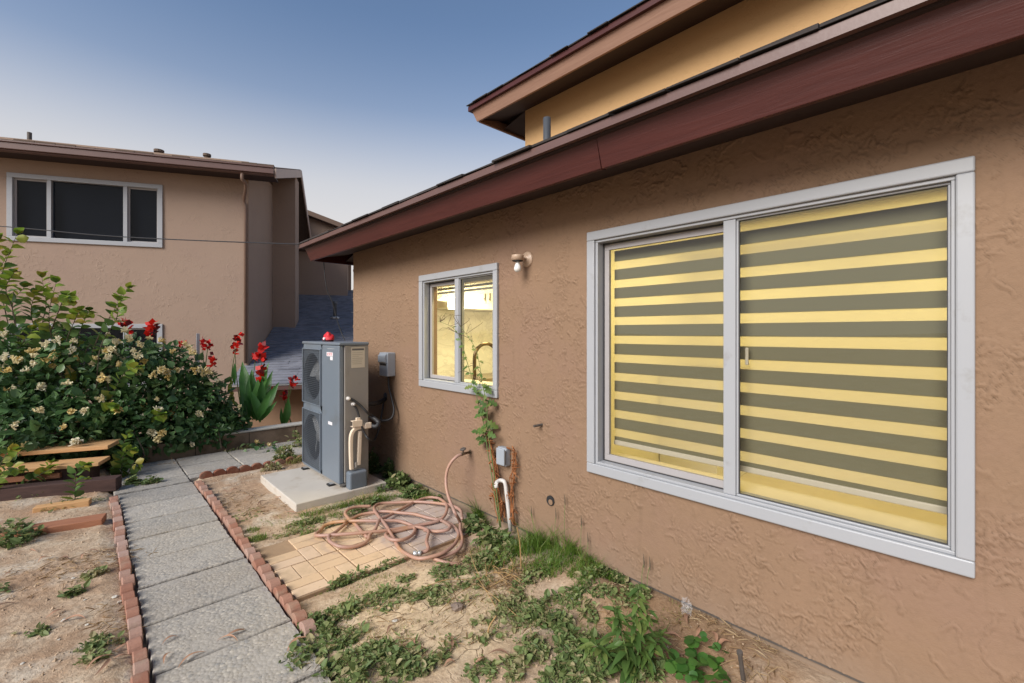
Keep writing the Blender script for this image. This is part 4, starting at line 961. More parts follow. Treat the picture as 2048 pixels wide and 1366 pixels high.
put('back_shell', MB().box(AX1 - .02, AX1 - .001, AY0 + .031, AY1 - .011, AZ0, AZ1 - .03), 'ac_side', ac)
put('top_cover', MB().box(AX0 - .006, AX1 + .004, AY0 - .006, AY1, AZ1 - .03, AZ1), 'ac', ac, bev=.010, seg=3)
put('base_pan', MB().box(AX0 + .006, AX1 - .002, AY0 + .006, AY1 - .012, AZ0 - .015, AZ0 + .002), 'ac_side', ac)
put('inside', MB().box(AX0 + .16, AX1 - .03, ym + .01, AY1 - .02, AZ0 + .01, AZ1 - .04), 'ac_dark', ac)
for (cy, cz), (z0, z1) in zip(fans, ((zm + .02, AZ1 - .075), (AZ0 + .02, zm - .045))):
    f_ = put('fan', MB().lathe([(.06, 0), (.065, .03), (.05, .05)], (AX0 + .11, cy, cz), (-1, 0, 0), 16), 'ac_fan', ac, smooth=True)
    for k in range(3):
        a0 = 2 * PI * k / 3 + (.5 if cz > 1 else 1.4); vs_ = []; nn = 7
        for i in range(nn):
            t = i / (nn - 1)
            for r in (.05, .15, .235):
                a = a0 + 1.35 * (t - .5) * (1 - .15 * r / .235); vs_.append((AX0 + .06 + .09 * t, cy + r * math.cos(a), cz + r * math.sin(a)))
        put('blade', MB().add(vs_, [(i * 3 + j, (i + 1) * 3 + j, (i + 1) * 3 + j + 1, i * 3 + j + 1) for i in range(nn - 1) for j in range(2)]), 'ac_fan', f_, smooth=True)
    # grille: raised rim, rows of fine bars
    y0, y1 = ym + .012, AY1 - .025; g = MB().frame(0, y0, y1, z0, z1, .010, .010, .010, .010, AX0 - .014, AX0 + .002)
    gr = put('grille', g, 'ac', ac, bev=.004)
    w_ = MB(); nz = int((z1 - z0) / .019); ny = 22
    for i in range(1, nz): 
        z = z0 + (z1 - z0) * i / nz; w_.box(AX0 - .0125, AX0 - .0085, y0 + .011, y1 - .011, z - .0016, z + .0016)
    for i in range(1, ny):
        y = y0 + (y1 - y0) * i / ny; w_.box(AX0 - .0084, AX0 - .0050, y - .0014, y + .0014, z0 + .011, z1 - .011)
    put('grille_bars', w_, simple('grille_wire', (.075, .085, .10), .5, .1, 9, 0), gr)
for yy in (AY0 + .17, AY1 - .12):
    ft = put('foot', MB().box(AX0 - .03, AX1 + .02, yy - .03, yy + .03, PADZ + .018, AZ0 - .016), 'alu', ac, bev=.003)
    put('rubber_pad', MB().box(AX0 - .045, AX1 + .03, yy - .036, yy + .036, PADZ, PADZ + .017), 'black', ft, bev=.004)
# stickers and papers
def side_rect(name, px0, py0, px1, py1, mat, par, t=.0012, Y=None):
    Y = AY0 if Y is None else Y
    a = onax(px0, py0, 1, Y); b_ = onax(px1, py1, 1, Y); return put(name, MB().box(a[0], b_[0], Y - t, Y - .0001, b_[2], a[2]), mat, par)
pp = side_rect('notice_sheet', 702.5, 695, 729.5, 734.5, 'paper', ac)
side_rect('print_line', 704, 697, 728, 700.3, 'darkink', pp, .0016)
for k in range(7):
    side_rect('print_line', 704.5, 705 + 3.7 * k, random.uniform(716, 727), 705.7 + 3.7 * k, simple('faint_print', (.38, .33, .26), .8, .1, 20, 0), pp, .0015)
def front_rect(name, px0, py0, px1, py1, mat, par, t=.0012):
    X = AX0; a = onax(px0, py0, 0, X); b_ = onax(px1, py1, 0, X); return put(name, MB().box(X - t, X - .0001, b_[1], a[1], b_[2], a[2]), mat, par)
st = front_rect('label_sticker', 653.5, 704, 665.8, 713.2, 'sticker', ac)
for k in range(4):
    x0 = 655 + 2.5 * k; front_rect('red_mark', x0, 705.6, x0 + 2.0, 706.8, 'redink', st, .0016); front_rect('red_mark', x0 + (.7 if k % 2 else 0), 706.8, x0 + (1.4 if k % 2 else .8), 710.8, 'redink', st, .0016)
    front_rect('red_mark', x0, 709.6, x0 + 1.9, 710.8, 'redink', st, .0017)
front_rect('small_sticker', 660.5, 713.4, 665.6, 720.6, 'sticker', ac)
s2 = front_rect('white_tag', 656.5, 842, 664.5, 851, 'sticker', ac); front_rect('tag_print', 657.5, 844, 663.6, 846.4, 'darkink', s2, .0016)
front_rect('top_slot', 655, 696.8, 668.5, 698, 'white_in', ac)
# cable glands, valve cover
def SY(px, py, Y=AY0): return onax(px, py, 1, Y)
for (px, py) in ((696, 797), (706, 808)):
    p = SY(px, py); put('cable_gland', MB().lathe([(.020, 0), (.020, .012), (.014, .014), (.014, .034)], p, (0, -1, 0), 14), 'pvc', ac, smooth=True)
a = SY(691, 942, AY0); b_ = SY(727, 969, AY0)
put('valve_cover', MB().box(a[0], b_[0], AY0 - .095, AY0 - .001, b_[2] - .0, a[2]), 'ac', ac, bev=.02, seg=3)
# ---- insulated pipe covers standing in front of the side panel
YP = AY0 - .05
def PP(px, py, Y=YP): return onax(px, py, 1, Y)
pc = empty('pipe_cover', PP(706, 935), 'ivory insulated refrigerant pipes bent like a cane beside the condenser', 'pipe')
def squaretube(mb, pts, w, d):
    m = len(pts); vs_ = []
    for i, p in enumerate(pts):
        p = Vector(p); t = (Vector(pts[min(i + 1, m - 1)]) - Vector(pts[max(i - 1, 0)])).normalized(); y = Vector((0, 1, 0)); x = t.cross(y).normalized()
        for (sx, sy) in ((-1, -1), (1, -1), (1, 1), (-1, 1)): vs_.append(p + x * sx * w + y * sy * d)
    mb.add(vs_, [(i * 4 + k, i * 4 + (k + 1) % 4, (i + 1) * 4 + (k + 1) % 4, (i + 1) * 4 + k) for i in range(m - 1) for k in range(4)] + [(3, 2, 1, 0), tuple(range(4 * m - 4, 4 * m))]); return mb
put('cane_pipe', squaretube(MB(), spline([PP(703, 939), PP(702, 915), PP(701.5, 885), PP(703, 869), PP(709, 859), PP(720, 854.5), PP(735, 853)], 5), .0165, .018), 'ivory', pc, bev=.006)
put('straight_pipe', squaretube(MB(), [PP(717, 930), PP(718.5, 895), PP(720, 862)], .0175, .016), 'ivory', pc, bev=.006)
bk = MB(); a = PP(703, 843); b_ = PP(722, 850); bk.frame(0, 0, 0, 0, 0, 0, 0, 0, 0, 0, 0) if False else None
bk.box(a[0], b_[0], YP - .03, YP - .024, b_[2], a[2]).box(a[0], b_[0], YP - .03, YP + .02, b_[2] - .006, b_[2]).box(a[0], b_[0], YP - .03, YP + .02, a[2], a[2] + .006)
put('bracket', bk, 'ivory', pc); a = PP(712, 835.5); b_ = PP(720, 842.5); put('bracket_tab', MB().box(a[0], b_[0], YP - .012, YP + .012, b_[2], a[2]), 'ivory', pc, bev=.003)
a = PP(728, 846); b_ = PP(741, 855); put('pipe_end', MB().box(a[0], b_[0], YP - .028, YP + .02, b_[2], a[2]), 'ivory', pc, bev=.006)
put('valve_stub', MB().lathe([(.017, 0), (.017, .05)], PP(711, 934), n=10), 'alu', pc)
# ---- disconnect box, whips and line set
p0 = WX(768, 709); p1 = WX(791, 754)
dbx = empty('disconnect_box', (W, (p0[1] + p1[1]) / 2, p1[2]), 'small grey electrical disconnect box on the stucco wall', 'box')
zt, zb_, ya, yb = p0[2] + .03, p1[2] + .01, p1[1] - .005, p0[1] - .075
put('body', MB().box(W - .095, W - .001, ya, yb, zb_, zt), 'grey_pl', dbx, bev=.008)
put('cover', MB().prism([(W - .096, zt - .01), (W - .118, zt - .035), (W - .118, zt - .10), (W - .096, zt - .118)], 1, ya + .02, yb - .012), 'grey_pl', dbx, bev=.004)
put('finger_slot', MB().box(W - .100, W - .0955, ya + .03, yb - .02, zt - .135, zt - .119), 'black', dbx)
wp = lambda px, py, X: WX(px, py, X)
cb1 = spline([wp(777, 754, W - .05), wp(778, 775, W - .05), wp(783, 795, W - .045), wp(788, 820, W - .06), wp(783, 836, W - .1), wp(770, 841, W - .15), wp(755, 838, W - .22), SY(738, 828, AY0 - .07), SY(722, 812, AY0 - .05), SY(708, 801, AY0 - .03), SY(697, 797, AY0 - .02)], 6)
tag(put('power_whip', MB().tube(cb1, .0115, 10), 'black', smooth=True, base=wp(777, 754, W - .05)), 'black flexible cable looping from the disconnect box to the condenser', 'cable')
cb2 = spline([wp(770, 790, W - .01), wp(767, 806, W - .05), wp(764, 826, W - .10), wp(758, 858, W - .16), wp(750, 878, W - .22), SY(740, 880, AY0 - .10), SY(730, 868, AY0 - .08), SY(722, 848, AY0 - .06), SY(714, 820, AY0 - .03), SY(706, 808, AY0 - .02)], 6)
tag(put('control_cable', MB().tube(cb2, .0105, 10), 'black', smooth=True, base=wp(770, 790, W)), 'thinner black cable hanging from the wall hole to the lower gland', 'cable')
ls = empty('line_set', wp(770, 796, W), 'pair of black foam covered lines running from the wall to behind the condenser', 'pipe')
put('foam_line', MB().tube(spline([wp(771, 796, W - .005), wp(764, 802, W - .08), wp(748, 807, W - .22), (AX1 + .01, 4.46, wp(737, 810, AX1)[2])], 4), .024, 10), 'black', ls, smooth=True)
put('foam_line', MB().tube(spline([(AX1 + .005, 4.43, wp(737, 826, AX1)[2]), wp(745, 834, AX1 + .03), wp(757, 845, AX1 + .06), wp(752, 853, AX1 + .03), PP(742, 850.5, YP)], 4), .022, 10), 'black', ls, smooth=True)
put('hole_collar', MB().lathe([(.04, .0), (.03, .012)], wp(771, 792, W - .001), (-1, 0, 0), 12), 'black', ls)
# ---- red thing left on the unit
p = G(655, 683, AZ1); rc = empty('red_cloth', (1.88, 4.86, AZ1), 'small crumpled red rag with pale patch lying on top of the condenser', 'rag')
mb = MB(); n, m_ = 16, 8; vs_ = []
for j in range(m_ + 1):
    for i in range(n):
        th, ph = PI / 2 * j / m_, 2 * PI * i / n; q = Vector((math.cos(ph) * math.cos(th), math.sin(ph) * math.cos(th), math.sin(th)))
        r = 1 + .28 * mnoise.noise(q * 2.3 + Vector((5, 1, 2))); vs_.append((1.88 + .055 * q.x * r, 4.86 + .075 * q.y * r, AZ1 + .016 + .075 * q.z * r))
fs = [(j * n + i, j * n + (i + 1) % n, (j + 1) * n + (i + 1) % n, (j + 1) * n + i) for j in range(m_) for i in range(n)]
put('cloth', mb.add(vs_, fs), 'redcloth', rc, smooth=True)
put('dark_base', MB().lathe([(.05, .0), (.055, .015), (.045, .02)], (1.88, 4.86, AZ1), n=12), 'black', rc); put('pale_patch', MB().lathe([(.016, 0), (.012, .01)], (1.825, 4.83, AZ1 + .03), (-1, -.4, .3), 10), 'sticker', rc)

# ---- wall lamp
c = Vector(WX(1055, 519))
wl = empty('wall_lamp', c, 'beige porch light with bare unlit white bulb beside the kitchen window', 'lamp')
put('backplate', MB().lathe([(.058, 0), (.058, .005), (.050, .012), (.036, .016), (.030, .024), (.02, .028)], c - Vector((.001, 0, 0)), (-1, 0, 0), 28), 'beige_metal', wl, smooth=True)
e = c + Vector((-.098, .004, .004))
put('arm', MB().tube([c + Vector((-.02, 0, 0)), c + Vector((-.06, .002, .003)), e], .011, 10), 'beige_metal', wl, smooth=True)
put('socket_cup', MB().lathe([(.015, .019), (.043, .018), (.045, .012), (.045, -.022), (.040, -.022), (.040, -.014), (.015, -.014)], e, n=24), 'beige_metal', wl, smooth=True)
put('socket_ring', MB().lathe([(.037, -.028), (.037, -.0225)], e, n=20), 'black', wl)
put('bulb', MB().lathe([(.012, -.026), (.014, -.040), (.021, -.058), (.027, -.076), (.027, -.087), (.021, -.099), (.010, -.106), (.002, -.108)], e, n=20), 'bulb', wl, smooth=True)
# ---- outlet box, pvc pipe, nail, port
c = Vector(WX(1013, 911)); ob = empty('outlet_box', c, 'grey weatherproof outlet box on the wall beside the dead vine', 'box')
put('housing', MB().box(W - .055, W - .001, c.y - .052, c.y + .052, c.z - .07, c.z + .072), 'grey_pl', ob, bev=.012, seg=3)
put('lid', MB().box(W - .070, W - .056, c.y - .046, c.y + .046, c.z - .062, c.z + .066), 'grey_pl', ob, bev=.008); put('hinge', MB().tube([(W - .06, c.y - .05, c.z - .05), (W - .06, c.y - .05, c.z + .055)], .006, 8), 'rust', ob)
q = lambda px, py, X=W - .045: WX(px, py, X)
pv = spline([q(993, 975, W - .10), q(992, 968, W - .10), q(997, 962, W - .07), q(1004, 961, W - .05), q(1010, 966, W - .045), q(1013, 985)], 4) + [q(1017, 1020), q(1021, 1062)]
tag(put('drain_pipe', MB().tube(pv, .0155, 12), 'pvc', smooth=True, base=q(1021, 1062)), 'white plastic drain pipe with hooked top rising beside the wall', 'pipe')
c = Vector(WX(1085, 849)); tag(put('pipe_stub', MB().tube([c, c + Vector((-.075, .014, -.004))], .009, 8), 'rust', base=c), 'short rusty stub sticking out of the bare stucco', 'stub')
c = Vector(WX(1102, 1001)); hp = empty('wall_port', c, 'dark round hole in the stucco with broken pale pipe end', 'hole')
put('hole_dark_disc', MB().lathe([(.036, .0), (.036, .0085), (.030, .0085)], c, (-1, 0, 0), 20), 'black', hp); put('pipe_end', MB().lathe([(.017, .008), (.020, .016), (.011, .017)], c + Vector((0, -.009, -.006)), (-1, 0, 0), 9), 'stucco', hp)  # closed black disc stands for the dark inside of the hole
# ---- overhead cable and drop
pa = dep(-60, 448, 7.2); pb = np.array([1.98, 5.86, 2.64]); mid = (pa + pb) / 2 - np.array([0, 0, .05])
tag(put('overhead_cable', MB().tube(spline([pa + (pa - pb) * 1.2, pa, mid, pb, pb + np.array([.18, -.02, .04])], 8), .007, 6), 'black', base=pb), 'thin dark cable running across to the eave corner', 'cable')
dr = [onax(647, 514, 1, 5.74), onax(649, 545, 1, 5.74), onax(654, 580, 1, 5.74), onax(664, 603, 1, 5.72), onax(674, 640, 1, 5.7), onax(684, 668, 1, 5.66), onax(692, 690, 1, 5.6), onax(705, 760, 1, 5.55)]
tag(put('hanging_wire', MB().tube(spline(dr, 5), .006, 6), 'black', base=dr[0]), 'loose black wire dangling from the eave corner behind the condenser', 'wire')
# ---- spigot and hose
c = Vector(WX(941, 904)); sg = empty('wall_spigot', c, 'old brass garden tap on the wall feeding the hose', 'tap')
hz = lambda zx, zy: (620 + zx / 5.253, 880 + zy / 5.253)
tipx = WX(*hz(1590, 150), W - .13)
put('body', MB().tube([c + Vector((.01, 0, 0)), c + Vector((-.06, .004, -.002)), Vector(tipx)], [.010, .011, .015], 10), 'brass', sg, smooth=True)
put('flange', MB().lathe([(.02, 0), (.02, .006)], c, (-1, 0, 0), 12), 'brass', sg); hh = (c + Vector(tipx)) / 2 + Vector((-.03, 0, .035))
put('handle', MB().lathe([(.026, 0), (.028, .006), (.02, .012)], hh, (-.3, 0, 1), 10).tube([hh, hh - Vector((0, 0, .035))], .006, 8), 'rust', sg)
ho = empty('garden_hose', G(790, 1060), 'faded pinkish rubber garden hose lying in tangled loops on the pavers', 'hose')
feed = [WX(*hz(1590, 150), W - .13), WX(*hz(1545, 172), W - .17), WX(*hz(1490, 225), W - .21), WX(*hz(1445, 310), W - .24), WX(*hz(1428, 420), W - .26), WX(*hz(1440, 540), W - .28), WX(*hz(1478, 660), W - .30)]
feed += [G(*hz(1530, 775), .16), G(*hz(1575, 860), .05), G(*hz(1580, 950), .03), G(*hz(1600, 1050), .03), G(*hz(1560, 1150), .03), G(*hz(1400, 1225), .02), G(*hz(1300, 1238), .025), G(*hz(1350, 1265), .02), G(*hz(1440, 1292), .015), G(*hz(1560, 1310), .0)]
put('feed_length', MB().tube(spline(feed, 6), .0125, 10), 'hose', ho, smooth=True)
pts = [(1600, 830), (1580, 740), (1490, 690), (1350, 665), (1150, 650), (950, 655), (760, 665), (690, 690), (675, 730), (720, 800), (800, 900), (870, 1020), (940, 1140), (1040, 1210), (1150, 1245), (1300, 1220), (1430, 1170), (1530, 1080), (1560, 980), (1500, 900), (1395, 850), (1250, 820), (1100, 780), (950, 765), (800, 750), (680, 760), (520, 790), (400, 860), (270, 965), (200, 1010), (210, 1065), (300, 1115), (420, 1125), (540, 1100), (610, 1050), (625, 1000), (690, 930), (730, 840), (820, 800), (950, 730), (1100, 650), (1230, 605), (1340, 610), (1420, 660), (1440, 720), (1410, 800), (1340, 850), (1180, 890), (1000, 920), (800, 950), (600, 970), (350, 990), (100, 1005), (60, 990), (110, 945), (160, 895), (250, 865), (380, 852)]
pts2 = [(380, 852), (460, 850), (700, 850), (900, 848), (1000, 870), (1080, 905), (1103, 950), (1060, 1010), (960, 1050), (850, 1045), (795, 1000), (830, 975), (950, 950), (1100, 915), (1200, 930), (1245, 965), (1225, 1060), (1240, 1150), (1160, 1188)]
pts3 = [(1395, 850), (1470, 905), (1440, 945), (1320, 960), (1200, 945)]
pts4 = [(640, 695), (500, 700), (400, 730), (370, 775), (410, 830), (480, 890), (540, 960), (600, 1020)]
def hzlift(i, n): return .018 + .022 * (.5 + .5 * math.sin(i * .73 + 1.0)) * (1 if i % 2 else .8) 
def lay(pts, name, z0=.0, r=.0125):
    P = []
    for i, q_ in enumerate(pts):
        P.append(G(*hz(*q_), .017 + z0 + .014 * (1 + math.sin(i * .9))))
    return put(name, MB().tube(spline(P, 7), r, 10), 'hose', ho, smooth=True)
lay(pts, 'long_coil', .004); lay(pts2, 'inner_coil', 0); lay(pts3, 'short_bend', 0); lay(pts4, 'left_loop', .0)
e0 = Vector(G(*hz(1170, 1185), .035)); e1 = Vector(G(*hz(1095, 1195), .035)); dv = (e1 - e0).normalized()
put('coupling', MB().lathe([(.013, 0), (.017, .004), (.017, .02), (.015, .022), (.019, .026), (.019, .055), (.014, .056), (.014, .04)], e0, dv, 16), 'alu', ho, smooth=True)

# ---- lumber on the left
LD = Vector((.934, -.357, 0)); LN = Vector((.357, .934, 0))
def plank(px, py, z, length, depth, th, mat, label, name='plank', group='lumber pieces left of the path', dirv=None, tilt=0):
    """near right top corner under pixel (px,py) at height z; runs back to the left"""
    d = dirv or LD; nrm = Vector((-d.y, d.x, 0)); c = Vector(G(px, py, z)); vs_ = []
    for dz in (-th, 0):
        for (l, w_) in ((0, 0), (0, depth), (length, depth), (length, 0)):
            vs_.append(c - d * l + nrm * w_ + Vector((0, 0, dz + tilt * l)))
    o = put(name, MB().add([v - c for v in vs_], [(3, 2, 1, 0), (4, 5, 6, 7), (0, 1, 5, 4), (1, 2, 6, 5), (2, 3, 7, 6), (3, 0, 4, 7)]), mat, bev=.004)
    me = o.data; ang = math.atan2(d.y, d.x); Rm = Matrix.Rotation(ang, 4, 'Z'); me.transform(Rm.inverted()); o.matrix_world = Matrix.Translation(c) @ Rm
    return tag(o, label, 'plank' if name == 'plank' else 'timber', group)
plank(216, 891, .36, 1.6, .33, .040, 'plank', 'fresh orange plank lying highest on the lumber heap')
plank(197, 925, .25, 1.1, .27, .036, 'plank', 'fresh orange plank just under the highest one')
plank(146, 864, .45, 1.3, .05, .06, 'timber', 'dark weathered board propped against the hedge behind the orange planks', 'timber')
plank(120, 946, .17, .8, .11, .05, 'plank_red', 'reddish board half buried under leaves below the orange planks')
tb = plank(232, 957, .13, 1.5, .14, .12, 'timber', 'dark brown square timber with its end against the path', 'timber')
tb2 = plank(180, 932, .205, 1.5, .22, .19, 'timber', 'dark timber hidden beneath the two orange planks', 'timber', dirv=Vector((.934, -.357, 0)))
plank(178, 1001, .06, .36, .09, .06, 'plank', 'short tan offcut lying on gravel near the path', dirv=Vector((.975, -.22, 0)))
plank(204, 1038, .055, .98, .15, .055, 'plank_red', 'flat redwood board lying on bare dirt', dirv=Vector((.975, -.22, 0)))

# ================================================================== PLANTS
def unit(v): v = np.asarray(v, float); return v / (np.linalg.norm(v) + 1e-9)
LM = {k: [leafmesh('leaf', kd, mt, f, d, w) for (f, d, w) in vs_] for k, kd, mt, vs_ in (
    ('hedge', 'ovate', 'leaf_hedge', ((.25, .2, 0), (.35, .35, 0), (.15, .1, .02))),
    ('myrtle', 'ovate', 'leaf_myrtle', ((.25, .2, 0), (.4, .3, 0), (.2, .05, .02))),
    ('tip', 'ovate', 'leaf_tip', ((.4, .1, 0), (.5, .2, 0))),
    ('canna', 'canna', 'leaf_canna', ((.3, .25, .02), (.4, .45, .03))),
    ('weed', 'lance', 'leaf_weed', ((.25, .3, .02), (.35, .5, .03))),
    ('lobed', 'lobed', 'leaf_weed', ((.2, .25, .03), (.35, .4, .02))),
    ('round', 'round', 'leaf_round', ((.12, .1, .015), (.2, .2, .02))))}
CAMV = np.array([0, 0, CAMH])

# ---- honeysuckle hedge behind the low wall
hg = empty('honeysuckle_hedge', (.1, 7.5, .1), 'dense green honeysuckle hedge with cream and yellow flowers behind the low wall', 'hedge')
ELL = [(-1.5, 7.7, .72, .75, .6, .82), (-.75, 7.7, .74, .6, .6, .76), (-.1, 7.6, .74, .55, .55, .78), (.42, 7.55, .70, .5, .5, .78), (.85, 7.5, .65, .42, .45, .72), (1.18, 7.42, .42, .32, .38, .58), (1.42, 7.28, .22, .26, .26, .36),
       (-.7, 7.05, .48, .6, .42, .46), (-.12, 7.0, .42, .34, .34, .42), (.35, 7.12, .42, .4, .3, .4), (.85, 7.1, .36, .4, .26, .32), (1.2, 7.05, .26, .3, .18, .2)]
def surf(n, lo=.72, front=False):
    """points through the outer shell of the union of ellipsoids, with their outward normals"""
    P, Nn = [], []; wts = np.array([e[3] * e[5] for e in ELL]); wts /= wts.sum()
    while len(P) < n:
        e = ELL[rng.choice(len(ELL), p=wts)]; d = rdir(1)[0]; r = rng.uniform(lo, 1.04) * (1 + .16 * mnoise.noise(Vector(d * 2.2 + np.array(e[:3]) * 3)) + .08 * mnoise.noise(Vector(d * 6)))
        p = np.array(e[:3]) + d * r * np.array(e[3:])
        if p[2] < .05: continue
        if any(sum(((p[i] - q[i]) / q[3 + i]) ** 2 for i in range(3)) < .5 for q in ELL) and rng.uniform() > .25: continue
        nn = unit(d / np.array(e[3:]))
        if front and np.dot(nn, unit(CAMV - p)) < .25: continue
        P.append(p); Nn.append(nn)
    return np.array(P), np.array(Nn)
P, Nn = surf(19000, .35); n = len(P)
dirs = Nn * .5 + rdir(n) * .9 + np.array([0, 0, -.15]); ups = Nn * .7 + rdir(n) * .5 + np.array([0, 0, .7])
o = leafcloud('foliage', P, dirs, ups, rng.choice([.04, .06, .085, .12], n, p=[.2, .3, .35, .15]) * rng.uniform(.8, 1.2, n), rng.uniform(.20, .40, n), rng.beta(1.6, 2.2, n), 'leaf_hedge_s', hg); o['kind'] = 'stuff'
P, Nn = surf(300, .93, True)
for p, nn in zip(P, Nn):
    d = nn * .5 + rdir(1)[0] * .8; inst('leaf', random.choice(LM['hedge']), hg, aim(p, d, nn + np.array([0, 0, .6]), rng.uniform(.08, .125), sy=rng.uniform(.75, 1.05)))
mb = MB()
for k in range(26):
    p, nn = surf(1, .5); a = p[0] * np.array([1, 1, 0]) + np.array([0, 0, .05]); a[:2] += rng.normal(size=2) * .12
    mb.tube(spline([a, (a + p[0]) / 2 + rng.normal(size=3) * .07, p[0], p[0] + nn[0] * .14 + rng.normal(size=3) * .03], 3), [.007] * 3 + [.006] * 3 + [.004] * 3 + [.002], 5)
put('stems', mb, 'bark', hg)['kind'] = 'stuff'
# flower heads: several curled tubes each
FM = []
for k in range(4):
    mb = MB()
    for j in range(9):
        d = rdir(1)[0] * .8 + np.array([1, 0, 0]); d = unit(d); c = d * .35
        t = unit(d + rdir(1)[0] * .8); mb.tube([(0, 0, 0), c, c + d * .25], [.06, .07, .10], 5)
        for q in range(2):
            w_ = unit(np.cross(t, rdir(1)[0])); e = c + d * .25; mb.add([e - w_ * .09, e + w_ * .09, e + t * .35 + w_ * .11, e + t * .5 + w_ * .0 - d * .1, e + t * .35 - w_ * .11], [(0, 1, 2, 3, 4)]); t = unit(t + rdir(1)[0] * 1.2)
    me = mb.mesh('flower'); me.materials.append(M['petal']); FM.append(me)
P, Nn = surf(420, 1.02, True)
keep = [(p, q) for p, q in zip(P, Nn) if p[2] > .95 or rng.uniform() < .16][:175]
for p, nn in keep: inst('flower', random.choice(FM), hg, aim(p + nn * .05, nn + rdir(1)[0] * .5, (0, 0, 1), rng.uniform(.06, .10), rng.uniform(0, 6)))
# a trailing runner with two blossoms lying on the path
rn = empty('honeysuckle_runner', G(520, 900), 'fallen honeysuckle sprig with two cream blossoms on the path by the low wall', 'sprig')
for (px, py) in ((513, 887), (538, 893)): inst('flower', FM[0], rn, aim(G(px, py, .05), (0, -.5, 1), (0, 1, 0), .06))
for k in range(26):
    p = G(rng.uniform(490, 550), rng.uniform(885, 903), rng.uniform(.01, .07)); inst('leaf', LM['hedge'][k % 3], rn, aim(p, rdir(1)[0] + np.array([0, 0, .3]), (0, 0, 1), rng.uniform(.05, .09)))

# ---- crape myrtle shoots rising from the lumber
def shoot(root, pts, r0, L0, kind, every=.03, tip='tip', ntip=5, mat='bark', spread=1.0):
    S_ = spline(pts, 8); put('branch', MB().tube(S_, list(np.linspace(r0, .0018, len(S_))), 6), mat, root, smooth=True)
    acc = 0; side = 1; total = sum(np.linalg.norm(S_[i + 1] - S_[i]) for i in range(len(S_) - 1)); run = 0
    for i in range(len(S_) - 1):
        seg = S_[i + 1] - S_[i]; l = np.linalg.norm(seg); acc += l; run += l
        if acc > every and run > total * .05:
            acc = 0; side = -side; t = unit(seg); lat = unit(np.cross(t, CAMV - S_[i]) * side + unit(CAMV - S_[i]) * rng.uniform(-.5, .9)); d = lat * spread + t * .75 + np.array([0, 0, .1]) + rdir(1)[0] * .25
            f = run / total; s = L0 * rng.uniform(.75, 1.15) * (1.05 - .35 * f)
            inst('leaf', random.choice(LM[kind if f < .86 else tip]), root, aim(S_[i], d, (0, 0, 1) if rng.uniform() < .7 else rdir(1)[0], s, rng.uniform(-.6, .6)))
    for k in range(ntip):
        inst('leaf', random.choice(LM[tip if k < 3 else kind]), root, aim(S_[-1], unit(S_[-1] - S_[-4]) + rdir(1)[0] * .5, (0, 0, 1), L0 * rng.uniform(.4, .75)))
cm = empty('crape_myrtle', dep(170, 900, 4.9), 'leafy shrub shoots with yellow green tips rising above the hedge beside the lumber', 'shrub')
D = 5.2
for pts in ([(150, 820), (190, 690), (222, 630), (256, 577)], [(160, 850), (110, 700), (98, 630), (112, 566)], [(120, 860), (85, 680), (92, 610), (84, 556)], [(100, 820), (40, 680), (25, 610), (48, 575)],
            [(60, 850), (-10, 640), (5, 545), (34, 468)], [(20, 850), (-40, 640), (-20, 540), (-5, 480)], [(95, 680), (120, 615), (132, 590), (140, 600)], [(150, 780), (60, 690), (10, 660), (-20, 640)],
            [(180, 840), (140, 720), (165, 650), (178, 622)], [(90, 780), (20, 720), (-30, 690), (-50, 660)], [(150, 830), (70, 740), (40, 700), (64, 660)], [(60, 850), (10, 620), (-5, 560), (12, 512)], [(60, 850), (30, 640), (12, 580), (28, 545)], [(120, 820), (70, 660), (62, 620), (70, 588)], [(190, 830), (200, 700), (232, 640), (236, 602)], [(120, 850), (130, 700), (150, 640), (160, 622)], [(30, 840), (0, 720), (-20, 680), (-30, 620)], [(200, 860), (230, 780), (250, 745), (275, 735)], [(160, 900), (120, 820), (95, 800), (75, 790)], [(200, 900), (280, 850), (300, 835), (320, 830)], [(180, 900), (190, 840), (215, 820), (225, 812)], [(100, 900), (30, 830), (10, 800), (-10, 790)]):
    dd = D + rng.uniform(-.25, .25); shoot(cm, [dep(x, y, dd + .25 * (1 - i / 3)) for i, (x, y) in enumerate(pts)], .007, .145, 'myrtle', .015)
lm = empty('leafy_suckers', dep(60, 1010, 4.2), 'yellow green leafy suckers growing between the planks', 'shrub')
for pts in ([(-40, 1020), (20, 985), (70, 955), (100, 938)], [(-30, 1000), (0, 950), (20, 935), (40, 940)], [(0, 1010), (60, 1000), (120, 985), (170, 960)], [(-30, 990), (0, 930), (15, 905), (30, 900)], [(30, 1010), (60, 970), (80, 950), (105, 925)],
            [(-20, 1030), (30, 1020), (60, 1000), (85, 990)], [(150, 1000), (150, 960), (155, 940), (170, 930)], [(245, 960), (240, 920), (246, 890), (256, 868)], [(240, 960), (245, 920), (250, 905), (262, 900)], [(250, 960), (262, 935), (268, 925), (275, 930)]):
    dd = 4.25 + rng.uniform(-.2, .2)
    if pts[0][0] > 200: dd = 4.9
    shoot(lm, [dep(x, y, dd) for x, y in pts], .004, .105, 'myrtle', .017)

